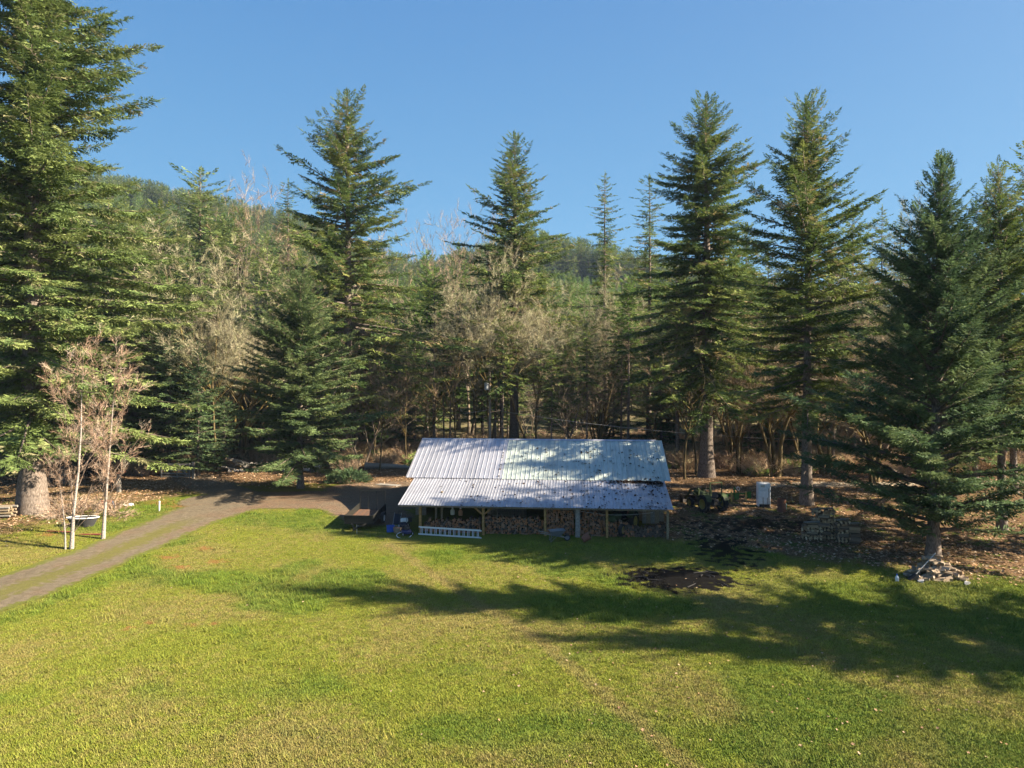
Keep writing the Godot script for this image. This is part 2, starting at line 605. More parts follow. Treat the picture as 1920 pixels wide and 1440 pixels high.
func tints(t: PackedVector3Array, colors: Array, sd: int, group: int) -> Array:
	var r := RandomNumberGenerator.new()
	r.seed = sd
	var out := []
	for c in colors:
		var a := PackedColorArray()
		a.resize(t.size())
		var k := 1.0
		for i in t.size():
			if i % group == 0: k = r.randf_range(0.75, 1.3)
			a[i] = Color(c[0] * k, c[1] * k, c[2] * k)
		out.append(a)
	return out

var fronds := []
var fine_fronds := []
var fans := []
var frond_tints := {}
var fan_tints := {}
const GREENS := {
	"fir": [[0.095, 0.142, 0.039], [0.125, 0.170, 0.044], [0.162, 0.197, 0.056], [0.073, 0.116, 0.037], [0.193, 0.208, 0.068], [0.241, 0.201, 0.102]],
	"warm": [[0.135, 0.188, 0.060], [0.166, 0.215, 0.070], [0.198, 0.241, 0.085], [0.105, 0.154, 0.054], [0.223, 0.251, 0.108], [0.253, 0.241, 0.131]],
	"blue": [[0.072, 0.121, 0.056], [0.091, 0.143, 0.063], [0.114, 0.161, 0.070], [0.057, 0.098, 0.048], [0.137, 0.172, 0.078], [0.110, 0.132, 0.063]],
	"young": [[0.093, 0.139, 0.056], [0.112, 0.157, 0.062], [0.130, 0.169, 0.068], [0.075, 0.115, 0.048], [0.149, 0.181, 0.075], [0.124, 0.146, 0.066]],
	"fresh": [[0.092, 0.164, 0.040], [0.121, 0.195, 0.046], [0.147, 0.214, 0.057], [0.074, 0.130, 0.035], [0.168, 0.219, 0.072], [0.160, 0.175, 0.080]],
}
const BARES := {
	"lichen": [[0.348, 0.329, 0.214], [0.285, 0.271, 0.168], [0.264, 0.230, 0.158], [0.401, 0.376, 0.255], [0.211, 0.177, 0.122], [0.275, 0.271, 0.143]],
	"brown": [[0.235, 0.166, 0.113], [0.289, 0.206, 0.145], [0.193, 0.138, 0.097], [0.331, 0.256, 0.179], [0.262, 0.206, 0.152], [0.221, 0.193, 0.118]],
	"pink": [[0.32, 0.225, 0.165], [0.28, 0.19, 0.135], [0.36, 0.27, 0.205], [0.25, 0.18, 0.13], [0.30, 0.20, 0.14], [0.36, 0.30, 0.24]],
}

func make_templates() -> void:
	for k in 4: fronds.append(frond(100 + k, 7, 0.072, 1.0, 0.30))
	for k in 3: fine_fronds.append(frond(200 + k, 9, 0.050, 0.9, 0.35))
	for k in 4: fans.append(twigs(300 + k, 15, 0.0125, 0.8))
	for key in GREENS:
		var l := []
		for k in fronds.size(): l.append(tints(fronds[k], GREENS[key], 400 + k, 6))
		frond_tints[key] = l
		var l2 := []
		for k in fine_fronds.size(): l2.append(tints(fine_fronds[k], GREENS[key], 500 + k, 6))
		frond_tints[key + "_fine"] = l2
	for key in BARES:
		var l := []
		for k in fans.size(): l.append(tints(fans[k], BARES[key], 600 + k, 6))
		fan_tints[key] = l

func facing(o: Vector3, f: Vector3, l: float, roll := 0.0) -> Transform3D:
	var z := f.normalized()
	var x := Vector3.UP.cross(z)
	if x.length() < 0.05: x = Vector3.RIGHT.cross(z)
	x = x.normalized()
	var y := z.cross(x)
	if roll != 0.0:
		x = x.rotated(z, roll)
		y = y.rotated(z, roll)
	return Transform3D(Basis(x * l, y * l, z * l), o)

func cloud_mesh(v: PackedVector3Array, c: PackedColorArray) -> ArrayMesh:
	var a := []
	a.resize(Mesh.ARRAY_MAX)
	a[Mesh.ARRAY_VERTEX] = v
	a[Mesh.ARRAY_COLOR] = c
	var m := ArrayMesh.new()
	m.add_surface_from_arrays(Mesh.PRIMITIVE_TRIANGLES, a)
	return m

var tri_count := 0

# p: H height, y0 crown base, R reach, rt trunk radius, n branches, prof, up/low branch angle in degrees, step, fl frond length, pal, sag, lean
func fir(sd: int, p: Dictionary) -> Array:
	var r := RandomNumberGenerator.new()
	r.seed = sd
	var H: float = p.H
	var y0: float = p.y0
	var fine: bool = p.get("fine", false)
	var tmpl: Array = fine_fronds if fine else fronds
	var tin: Array = frond_tints[p.pal + ("_fine" if fine else "")]
	var v := PackedVector3Array()
	var c := PackedColorArray()
	var w := Soup.new()
	var lean: Vector3 = p.get("lean", Vector3.ZERO)
	var bark: Color = p.get("bark", Color(1, 1, 1))
	# trunk
	var pts := PackedVector3Array()
	var rad := PackedFloat32Array()
	var wob := r.randf() * TAU
	for i in 15:
		var t := float(i) / 14.0
		pts.append(Vector3(sin(t * 5.0 + wob) * 0.06, t * H - (0.3 if i == 0 else 0.0), cos(t * 4.0 + wob) * 0.06) + lean * t * t)
		rad.append(maxf(0.015, p.rt * (pow(1.0 - t, 0.85) + 0.45 * exp(-t * 38.0))))
	w.col = bark
	w.tube(pts, rad, 10, false)
	var n: int = p.n
	for i in n:
		var t := pow((i + r.randf()) / n, p.get("pack", 0.9))
		var y := y0 + t * (H - y0) * 0.985
		var ht := y / H
		var org := Vector3(0, y, 0) + lean * ht * ht
		var shape: float = pow(1.0 - t, p.prof) * (p.get("base", 0.75) + (1.0 - p.get("base", 0.75)) * minf(1.0, t / 0.2))
		var L: float = p.R * shape * r.randf_range(0.68, 1.12) + p.get("tipL", 0.22)
		if r.randf() < p.get("long", 0.06): L *= 1.22
		var az := i * 2.39996 + r.randf_range(-0.5, 0.5)
		L *= 1.0 + 0.26 * (sin(az * 2.0 + y * 0.5 + wob) + 0.7 * sin(az * 3.0 - y * 1.1 + wob * 2.0))
		if r.randf() < 0.07: L *= 0.4
		var el := deg_to_rad(lerpf(p.low, p.up, pow(t, 1.3)) + r.randf_range(-7, 7))
		var out := Vector3(cos(az), 0, sin(az))
		var sag: float = p.sag * (1.0 - t * 0.6)
		var P := func(s: float) -> Vector3:
			return org + out * (L * s * cos(el)) + Vector3.UP * (L * (sin(el) * s - sag * s * s + sag * 0.75 * s * s * s))
		# limb
		w.col = bark * 0.8
		w.tube(PackedVector3Array([org, P.call(0.45), P.call(0.9)]), PackedFloat32Array([minf(0.025 + L * 0.013, p.rt * 0.5), 0.012 + L * 0.006, 0.008]), 3, false)
		var tone := r.randi() % 4
		var bare: float = p.get("bare", 0.12)
		var s := bare * r.randf_range(0.6, 1.5)
		var ds: float = p.step / L
		while s < 1.0:
			var o: Vector3 = P.call(s)
			var tg: Vector3 = (P.call(s + 0.03) - P.call(s - 0.03)).normalized()
			var sd2 := tg.cross(Vector3.UP).normalized()
			var fl: float = minf(p.fl, 0.34 * L * (1.0 - s) + p.fl * 0.42) * (1.0 - 0.45 * smoothstep(0.75, 1.0, t))
			for g in [-1.0, 1.0]:
				if r.randf() < p.get("gap", 0.1): continue
				var yaw := deg_to_rad(r.randf_range(35, 72))
				var f: Vector3 = tg * cos(yaw) + sd2 * g * sin(yaw) + Vector3.UP * (r.randf_range(-0.42, 0.12) + p.get("lift", 0.0))
				var k := r.randi() % tmpl.size()
				var q := tone
				var z := r.randf()
				if z < 0.22: q = r.randi() % 5
				elif z > 1.0 - p.get("dry", 0.05): q = 5
				v.append_array(facing(o, f, fl * r.randf_range(0.75, 1.2), r.randf_range(-0.7, 0.7)) * tmpl[k])
				c.append_array(tin[k][q])
			s += ds * r.randf_range(0.75, 1.25)
		var k2 := r.randi() % tmpl.size()
		v.append_array(facing(P.call(0.96), P.call(1.0) - P.call(0.9), p.fl * 0.7, r.randf_range(-0.5, 0.5)) * tmpl[k2])
		c.append_array(tin[k2][tone])
	# leader
	for i in 5:
		var k := i % tmpl.size()
		v.append_array(facing(Vector3(0, H - 1.3 + i * 0.32, 0) + lean, Vector3(r.randf_range(-0.22, 0.22), 1.2, r.randf_range(-0.22, 0.22)), 0.5) * tmpl[k])
		c.append_array(tin[k][1])
	# dead limbs below the crown
	for i in p.get("dead", 0):
		var y := lerpf(y0 * 0.35, y0 * 1.1, r.randf())
		var az := r.randf() * TAU
		var l := r.randf_range(0.5, 2.2)
		w.col = Color(0.9, 0.85, 0.8)
		w.tube(PackedVector3Array([Vector3(0, y, 0), Vector3(cos(az) * l, y + r.randf_range(-0.5, 0.2), sin(az) * l)]), PackedFloat32Array([0.035, 0.012]), 3, false)
	tri_count += v.size() / 3 + w.v.size() / 3
	return [w.mesh(), cloud_mesh(v, c)]

# bare broadleaf: p: H, spread, rt, stems, levels, pal, fan length, kids
func bare_tree(sd: int, p: Dictionary) -> Array:
	var r := RandomNumberGenerator.new()
	r.seed = sd
	var v := PackedVector3Array()
	var c := PackedColorArray()
	var w := Soup.new()
	var tin: Array = fan_tints[p.pal]
	var bark: Array = p.bark
	var stack := []
	var stems: int = p.stems
	for i in stems:
		var az := TAU * i / stems + r.randf_range(-0.5, 0.5)
		var o: Vector3 = Vector3(cos(az), 0, sin(az)) * (0.0 if stems == 1 else p.rt * 1.2)
		var tilt: float = r.randf_range(0.02, 0.06) if stems == 1 else r.randf_range(0.08, 0.28)
		stack.append([o + Vector3.DOWN * 0.3, Vector3(cos(az) * tilt, 1, sin(az) * tilt).normalized(), p.H * p.get("bole", 0.36) * r.randf_range(0.85, 1.15), p.rt * (1.0 if stems == 1 else r.randf_range(0.55, 0.9)), 0])
	while stack.size():
		var b: Array = stack.pop_back()
		var o: Vector3 = b[0]
		var dir: Vector3 = b[1]
		var L: float = b[2]
		var rad: float = b[3]
		var lv: int = b[4]
		var nseg := 4 if lv < 2 else 3
		var pts := PackedVector3Array([o])
		var rr := PackedFloat32Array([rad * (1.35 if lv == 0 else 1.0)])
		var q := o
		var dd := dir
		var endr: float = rad * (p.get("taper", 0.7) if lv == 0 else 0.5)
		for i in nseg:
			dd = (dd + Vector3(r.randf_range(-1, 1), r.randf_range(-0.6, 1.0) * p.get("rise", 0.5), r.randf_range(-1, 1)) * p.get("crook", 0.16)).normalized()
			q += dd * L / nseg
			pts.append(q)
			rr.append(lerpf(rad, endr, float(i + 1) / nseg))
		var cc: Array = bark[mini(lv, bark.size() - 1)]
		var kk := r.randf_range(0.75, 1.25)
		w.col = Color(cc[0] * kk, cc[1] * kk, cc[2] * kk)
		w.tube(pts, rr, 8 if lv == 0 else (5 if lv == 1 else 3), false)
		if lv >= p.levels:
			continue
		var kids: int = p.kids[lv]
		for i in kids:
			var s := 1.0 if i == 0 else r.randf_range(p.get("from", 0.35) if lv == 0 else 0.25, 1.0)
			var ip := s * nseg
			var j := mini(int(ip), nseg - 1)
			var at0 := pts[j].lerp(pts[j + 1], ip - j)
			var td := (pts[j + 1] - pts[j]).normalized()
			var ang: float = deg_to_rad(r.randf_range(8, 25) if i == 0 else r.randf_range(28, 62)) * p.get("open", 1.0)
			var perp := td.cross(Vector3(r.randf() - 0.5, r.randf() - 0.5, r.randf() - 0.5)).normalized()
			var nd := td.rotated(perp, ang)
			nd = (nd + Vector3.UP * p.get("rise", 0.5) * 0.3).normalized()
			stack.append([at0, nd, L * r.randf_range(0.55, 0.85) * p.get("short", 1.0), lerpf(rad, endr, s) * (r.randf_range(0.5, 0.72) if lv < 1 else r.randf_range(0.4, 0.58)) * (p.get("thin", 1.0) if i > 0 and lv == 0 else 1.0), lv + 1])
		if lv >= p.levels - 2:
			var m: int = p.fans if lv == p.levels - 1 else p.fans / 2
			for i in m:
				var s := r.randf_range(0.15, 1.0)
				var ip := s * nseg
				var j := mini(int(ip), nseg - 1)
				var at0 := pts[j].lerp(pts[j + 1], ip - j)
				var f := (pts[j + 1] - pts[j]).normalized() + Vector3(r.randf_range(-1, 1), r.randf_range(-0.6, 1), r.randf_range(-1, 1)) * 0.9
				var k := r.randi() % fans.size()
				v.append_array(facing(at0, f, p.fan * r.randf_range(0.6, 1.25), r.randf() * TAU) * fans[k])
				c.append_array(tin[k][r.randi() % 6])
	tri_count += v.size() / 3 + w.v.size() / 3
	return [w.mesh(), cloud_mesh(v, c)]

var near_fir: Array
var bark_m: StandardMaterial3D
var mossy_m: StandardMaterial3D
var leaf_m: StandardMaterial3D
var twig_m: StandardMaterial3D

func tree(called: String, label: String, category: String, parts: Array, where: Vector3, turn: float, group := "", scl := Vector3.ONE, wood: Material = null) -> Node3D:
	var t := thing(called, label, category, where, turn, group)
	t.scale = scl
	part("trunk", parts[0], wood if wood else bark_m, t)
	part("crown", parts[1], leaf_m if called.contains("fir") else twig_m, t)
	return t

func tree_materials() -> void:
	bark_m = tex_mat("fir_bark", lin(0.9, 0.9, 0.9), noise_tex("barkgrain", 0.03, lin(0.075, 0.058, 0.048), lin(0.29, 0.245, 0.21), 256, 11), Vector3(2.2, 0.45, 2.2), 0.95, 6.0)
	bark_m.vertex_color_use_as_albedo = true
	mossy_m = tex_mat("mossy_bark", lin(1, 1, 1), noise_tex("mossgrain", 0.03, lin(0.45, 0.45, 0.45), lin(1.0, 1.0, 1.0), 256, 12), Vector3(1.5, 0.7, 1.5), 0.95, 3.0)
	mossy_m.vertex_color_use_as_albedo = true
	leaf_m = vmat("needles", 0.7, Color(0.8, 0.8, 0.8))
	twig_m = vmat("twigs", 0.9)

const MOSSY := [[0.15, 0.115, 0.055], [0.21, 0.155, 0.055], [0.24, 0.19, 0.095], [0.27, 0.235, 0.155]]
const PALE := [[0.20, 0.16, 0.12], [0.24, 0.20, 0.15], [0.27, 0.23, 0.17], [0.27, 0.23, 0.17]]

func make_trees() -> void:
	tree_materials()
	var rng := RandomNumberGenerator.new()
	rng.seed = 77
	# the big firs that stand out
	var A := fir(1, {"H": 44.0, "y0": 4.6, "R": 9.8, "rt": 0.72, "n": 310, "prof": 0.55, "up": 48.0, "low": -8.0, "step": 0.30, "fl": 1.2, "fine": true, "pal": "warm", "sag": 0.26, "gap": 0.10, "bare": 0.05, "dry": 0.08, "dead": 8, "base": 0.9})
	tree("fir_tree", "huge sunlit fir with sweeping boughs beside the white birches", "tree", A, at(-31.0, 44.2), 2.6)
	var B := fir(2, {"H": 39.5, "y0": 5.0, "R": 12.6, "rt": 0.62, "n": 245, "prof": 0.72, "up": 42.0, "low": -8.0, "step": 0.38, "fl": 1.25, "fine": true, "pal": "fir", "sag": 0.22, "gap": 0.12, "long": 0.14, "dry": 0.08, "dead": 10, "pack": 0.95})
	tree("fir_tree", "tall ragged fir rising behind the young blue green fir", "tree", B, at(-17.6, 73.0), 1.1)
	var C := fir(3, {"H": 38.8, "y0": 9.0, "R": 11.2, "rt": 0.58, "n": 220, "prof": 0.78, "up": 40.0, "low": -6.0, "step": 0.38, "fl": 1.25, "pal": "fir", "sag": 0.14, "gap": 0.12, "dry": 0.07, "dead": 14})
	tree("fir_tree", "tall pointed fir straight behind the ridge of the barn", "tree", C, at(0.3, 83.0), 2.0)
	var D := fir(4, {"H": 34.0, "y0": 7.6, "R": 8.2, "rt": 0.60, "n": 270, "prof": 0.62, "up": 42.0, "low": -20.0, "step": 0.32, "fl": 1.15, "fine": true, "pal": "fir", "sag": 0.24, "gap": 0.07, "dry": 0.05, "dead": 16, "bark": Color(1.35, 1.25, 1.2)})
	tree("fir_tree", "tall dense fir with thick bare lower trunk behind the tractor", "tree", D, at(17.5, 61.4), 0.2)
	near_fir = fir(5, {"H": 28.2, "y0": 6.6, "R": 6.9, "rt": 0.38, "n": 215, "prof": 0.60, "up": 54.0, "low": -6.0, "step": 0.28, "fl": 0.95, "fine": true, "pal": "fir", "sag": 0.08, "gap": 0.12, "long": 0.12, "dead": 12, "bark": Color(1.7, 1.65, 1.65), "lean": Vector3(-0.35, 0, 0)})
	tree("fir_tree", "slender fir with upswept open boughs and grey trunk past the white refrigerator", "tree", near_fir, at(20.74, 47.9), 0.9)
	var G := fir(6, {"H": 20.8, "y0": 1.1, "R": 7.8, "rt": 0.30, "n": 290, "prof": 0.90, "tipL": 0.15, "up": 62.0, "low": 13.0, "step": 0.25, "fl": 0.9, "pal": "blue", "sag": 0.10, "gap": 0.03, "fine": true, "dry": 0.02, "bare": 0.2, "lift": 0.12, "lean": Vector3(0.5, 0, 0)})
	tree("fir_tree", "bushy dark green fir with a woodpile at its foot", "tree", G, at(21.9, 35.5), 0.0)
	var I := fir(7, {"H": 17.0, "y0": 1.7, "R": 6.4, "rt": 0.24, "n": 230, "prof": 0.62, "up": 52.0, "low": -2.0, "step": 0.26, "fl": 0.9, "pal": "young", "sag": 0.12, "gap": 0.05, "fine": true, "dry": 0.02, "bare": 0.15, "bark": Color(1.5, 1.3, 1.1)})
	tree("fir_tree", "young blue green fir standing alone beside the driveway", "tree", I, at(-16.95, 54.7), 0.5)
	print("heroes ", tri_count)

# ---------------------------------------------------------------- the woods
func make_woods() -> void:
	var r := RandomNumberGenerator.new()
	r.seed = 4242
	var firs := {
		"fir": fir(21, {"H": 26.0, "y0": 6.0, "R": 5.4, "rt": 0.30, "n": 105, "prof": 0.7, "up": 42.0, "low": -8.0, "step": 0.46, "fl": 1.3, "pal": "fir", "sag": 0.14, "gap": 0.1, "dead": 12}),
		"fresh": fir(22, {"H": 22.0, "y0": 3.0, "R": 4.6, "rt": 0.22, "n": 105, "prof": 0.75, "up": 48.0, "low": 2.0, "step": 0.42, "fl": 1.15, "pal": "fresh", "sag": 0.12, "gap": 0.08, "dead": 6}),
		"warm": fir(23, {"H": 24.0, "y0": 2.5, "R": 5.8, "rt": 0.28, "n": 110, "prof": 0.66, "up": 40.0, "low": -10.0, "step": 0.46, "fl": 1.35, "pal": "warm", "sag": 0.18, "gap": 0.1, "dead": 6}),
		"blue": fir(24, {"H": 18.0, "y0": 1.2, "R": 4.8, "rt": 0.22, "n": 105, "prof": 0.68, "up": 46.0, "low": -4.0, "step": 0.42, "fl": 1.15, "pal": "blue", "sag": 0.14, "gap": 0.06, "dead": 4}),
		"spire": fir(25, {"H": 36.0, "y0": 10.0, "R": 4.0, "rt": 0.34, "n": 130, "prof": 0.6, "up": 22.0, "low": -14.0, "step": 0.42, "fl": 1.05, "pal": "fir", "sag": 0.12, "gap": 0.22, "dry": 0.12, "dead": 10}),
		"pole": fir(26, {"H": 22.0, "y0": 13.0, "R": 3.6, "rt": 0.20, "n": 60, "prof": 0.6, "up": 45.0, "low": 0.0, "step": 0.42, "fl": 1.1, "pal": "fresh", "sag": 0.12, "gap": 0.12, "dead": 26, "bark": Color(2.6, 2.5, 2.4)}),
		"dim": fir(27, {"H": 20.0, "y0": 9.0, "R": 3.4, "rt": 0.16, "n": 60, "prof": 0.55, "up": 30.0, "low": -15.0, "step": 0.44, "fl": 1.15, "pal": "fir", "sag": 0.2, "gap": 0.15, "dead": 30, "bark": Color(1.5, 1.4, 1.3)}),
	}
	var bares := {
		"lichen": bare_tree(41, {"H": 22.0, "rt": 0.34, "stems": 3, "levels": 5, "kids": [5, 4, 3, 3, 2], "bark": MOSSY, "pal": "lichen", "fans": 5, "fan": 0.9, "crook": 0.2, "bole": 0.34, "rise": 0.7}),
		"lichen2": bare_tree(42, {"H": 19.0, "rt": 0.24, "stems": 2, "levels": 5, "kids": [6, 4, 4, 3, 2], "bark": MOSSY, "pal": "lichen", "fans": 5, "fan": 0.85, "crook": 0.18, "bole": 0.5, "from": 0.6, "rise": 0.75, "short": 0.78}),
		"brown": bare_tree(43, {"H": 17.0, "rt": 0.20, "stems": 2, "levels": 5, "kids": [6, 4, 3, 2, 2], "bark": PALE, "pal": "brown", "fans": 2, "fan": 0.9, "crook": 0.14, "bole": 0.36, "rise": 0.9}),
		"mossy": bare_tree(44, {"H": 17.0, "rt": 0.30, "stems": 4, "levels": 4, "kids": [4, 4, 3, 3], "bark": MOSSY, "pal": "brown", "fans": 3, "fan": 1.0, "crook": 0.2, "bole": 0.45, "from": 0.6}),
		"slim": bare_tree(45, {"H": 15.0, "rt": 0.13, "stems": 1, "levels": 3, "kids": [7, 4, 3], "bark": MOSSY, "pal": "brown", "fans": 4, "fan": 1.0, "crook": 0.16, "bole": 0.6, "from": 0.55, "rise": 0.9}),
	}
	firs["near"] = near_fir
	print("prototypes ", tri_count)
	var H0 := {"near": 28.2, "fir": 26.0, "fresh": 22.0, "warm": 24.0, "blue": 18.0, "spire": 36.0, "pole": 22.0, "dim": 20.0, "lichen": 22.0, "lichen2": 19.0, "brown": 17.0, "mossy": 17.0, "slim": 15.0}
	var words := {
		"near": ["edge_fir", "open boughed fir standing past the bushy dark green fir", "firs past the bushy fir"],
		"fir": ["woodland_fir", "dark olive fir among the trees of the wood", "fir trees of the wood"],
		"fresh": ["woodland_fir", "bright green young fir among the trees of the wood", "bright young firs of the wood"],
		"warm": ["woodland_fir", "yellowish sunlit fir among the trees of the wood", "yellowish firs of the wood"],
		"blue": ["woodland_fir", "low bluish bushy fir at the edge of the wood", "bushy firs of the wood edge"],
		"spire": ["woodland_fir", "narrow spire of a fir with thin ragged tiers", "narrow spired firs"],
		"pole": ["woodland_fir", "fir with a long bare pale trunk and small high crown", "pale trunked firs"],
		"dim": ["woodland_fir", "thin dark fir with a straight bare lower trunk in the wood", "thin dark firs of the wood"],
		"lichen": ["lichen_tree", "big bare maple hung with pale lichen, mossy trunks", "lichen hung maples"],
		"lichen2": ["lichen_tree", "bare oak with pale lichen twigs and mossy limbs", "lichen hung oaks"],
		"brown": ["leafless_tree", "leafless brown twigged tree of the wood", "leafless brown trees"],
		"mossy": ["mossy_maple", "clump of leaning mossy trunks with bare brown twigs", "mossy trunk clumps"],
		"slim": ["leafless_sapling", "slim leafless sapling with a mossy stem", "leafless saplings"],
	}
	var put := func(kind: String, x: float, d: float, h: float, wide := 1.0) -> void:
		var k: float = h / H0[kind]
		var w: Array = words[kind]
		var parts: Array = firs[kind] if firs.has(kind) else bares[kind]
		tree(w[0], w[1], "tree", parts, at(x, d, -0.05), r.randf() * TAU, w[2], Vector3(k * wide, k, k * wide), bark_m if firs.has(kind) else mossy_m)
	# trees that can be told apart, kind, x, distance, height, width
	for q in PLACED:
		put.call(q[0], q[1], q[2], q[3], q[4])
		if q.size() > 5: get_child(get_child_count() - 1).set_meta("label", q[5])
	# the rest of the wood, row behind row
	var n := 0
	var taken: Array[Vector2] = []
	for q in PLACED: taken.append(Vector2(q[1], q[2]))
	for tries in 1500:
		if n >= 220: break
		var d := r.randf_range(66.0, 84.0) if tries % 5 < 3 else r.randf_range(84.0, 128.0)
		var x := r.randf_range(-0.86, 0.86) * d
		var p := Vector2(x, d)
		if x < -9.0 and x > -24.0 and d < 70.0: continue
		if x > -9.0 and x < 20.0 and d < 72.0: continue
		var near := false
		for q in taken:
			if q.distance_to(p) < (2.7 if d < 84.0 else 3.8): near = true
		if near: continue
		taken.append(p)
		var a := x / d
		var z := r.randf()
		var kind := "fir"
		if d < 84.0:
			kind = "dim" if z < 0.36 else "slim" if z < 0.66 else "brown" if z < 0.77 else "mossy" if z < 0.87 else "pole" if z < 0.92 else "blue"
		else:
			kind = "fir" if z < 0.22 else "fresh" if z < 0.48 else "brown" if z < 0.66 else "lichen2" if z < 0.74 else "warm" if z < 0.88 else "dim"
		var h: float = H0[kind] * r.randf_range(0.65, 1.0)
		if absf(a - 0.12) < 0.1: h *= 0.78
		put.call(kind, x, d, h, r.randf_range(0.85, 1.15))
		n += 1
	# outside the frame, the trees whose long shadows cross the lawn
	for q in [["near", 31.0, 23.2, 26.0, 0.75], ["near", 33.2, 19.4, 20.5, 0.7], ["fir", 41.0, 22.5, 22.0, 0.8], ["fir", 39.0, 36.5, 27.0, 0.9], ["near", 29.6, 41.2, 22.0, 0.85], ["fir", 36.0, 47.5, 25.0, 1.0]]:
		put.call(q[0], q[1], q[2], q[3], q[4])


func stuff(called: String, label: String, category: String, mesh: Mesh, m: Material, xf: Array, cols: Array) -> void:
	var mm := MultiMesh.new()
	mm.transform_format = MultiMesh.TRANSFORM_3D
	mm.use_colors = cols.size() > 0
	mm.mesh = mesh
	mm.instance_count = xf.size()
	for i in xf.size():
		mm.set_instance_transform(i, xf[i])
		if cols.size(): mm.set_instance_color(i, cols[i])
	var o := MultiMeshInstance3D.new()
	o.name = numbered(called)
	o.multimesh = mm
	o.material_override = m
	add_child(o)
	tag(o, label, category, "", "stuff")

func joined(parts: Array) -> ArrayMesh:
	# trunk and crown of a far tree in one mesh
	var v := PackedVector3Array()
	var c := PackedColorArray()
	for k in 2:
		var a: Array = parts[k].surface_get_arrays(0)
		v.append_array(a[Mesh.ARRAY_VERTEX])
		var q: PackedColorArray = a[Mesh.ARRAY_COLOR]
		if k == 0:
			if parts.size() > 2: q.fill(Color(0.16, 0.13, 0.11)) # fir bark
		c.append_array(q)
	return cloud_mesh(v, c)

func turned(r: RandomNumberGenerator, p: Vector3, k: float, wide := 1.0, tilt := 0.0) -> Transform3D:
	var b := Basis.from_euler(Vector3(r.randf_range(-tilt, tilt), r.randf() * TAU, r.randf_range(-tilt, tilt)))
	return Transform3D(b * Basis.from_scale(Vector3(k * wide, k, k * wide)), p)

func make_far_wood() -> void:
	var r := RandomNumberGenerator.new()
	r.seed = 991
	var fa := fir(61, {"H": 20.0, "y0": 1.5, "R": 4.6, "rt": 0.2, "n": 62, "prof": 0.78, "up": 45.0, "low": -6.0, "step": 0.8, "fl": 1.9, "pal": "fir", "sag": 0.14, "gap": 0.05})
	var fb := fir(62, {"H": 20.0, "y0": 2.5, "R": 4.0, "rt": 0.2, "n": 56, "prof": 0.7, "up": 42.0, "low": -10.0, "step": 0.8, "fl": 1.8, "pal": "fresh", "sag": 0.14, "gap": 0.08})
	var bt := bare_tree(63, {"H": 15.0, "rt": 0.16, "stems": 1, "levels": 3, "kids": [7, 4, 3], "bark": PALE, "pal": "brown", "fans": 6, "fan": 1.9, "crook": 0.16, "bole": 0.42, "from": 0.4, "rise": 0.9})
	fa.append(1)
	fb.append(1)
	var meshes := [joined(fa), joined(fb), joined(bt)]
	var xf := [[], [], []]
	var cl := [[], [], []]
	var young := []
	var young_c := []
	for tries in 9000:
		var d := sqrt(r.randf_range(118.0 * 118.0, 445.0 * 445.0))
		var a := r.randf_range(-0.95, 0.95)
		var x := a * d
		var clear := a > -0.04 and a < 0.26 and d > 205.0 and d < 392.0 and absf(n1.get_noise_2d(x * 0.1, d * 0.1)) < 0.6
		if clear:
			if r.randf() < 0.75:
				young.append(turned(r, at(x, d, -0.2), r.randf_range(0.16, 0.34), 1.1))
				var k := r.randf_range(0.9, 1.4)
				young_c.append(Color(k, k * 1.05, k))
			continue
		if r.randf() > 0.42 + 0.5 * smoothstep(380.0, 395.0, d): continue
		var patch := n1.get_noise_2d(x * 0.12 + 9.0, d * 0.12)
		var z := r.randf()
		var k2 := 2 if z < clampf(0.2 - patch * 0.9, 0.04, 0.7) and d < 385.0 else 0 if z < 0.62 or d > 385.0 else 1
		var h := r.randf_range(0.6, 1.05) * (1.0 if k2 < 2 else 0.85)
		if d > 388.0: h = r.randf_range(1.0, 1.35)
		xf[k2].append(turned(r, at(x, d, -0.3), h, r.randf_range(0.85, 1.2)))
		var m := r.randf_range(0.75, 1.3)
		cl[k2].append(Color(m, m * r.randf_range(0.95, 1.05), m))
	stuff("hillside_forest", "dense dark fir forest covering the hillside", "forest", meshes[0], leaf_m, xf[0], cl[0])
	stuff("hillside_forest", "lighter green firs mixed through the hillside forest", "forest", meshes[1], leaf_m, xf[1], cl[1])
	stuff("hillside_thicket", "leafless brown broadleaf thicket on the hillside", "thicket", meshes[2], twig_m, xf[2], cl[2])
	stuff("young_plantation", "low young firs on the cleared slope of the hill", "plantation", meshes[1], leaf_m, young, young_c)
	print("far ", xf[0].size(), " ", xf[1].size(), " ", xf[2].size(), " ", young.size(), " tris ", tri_count)

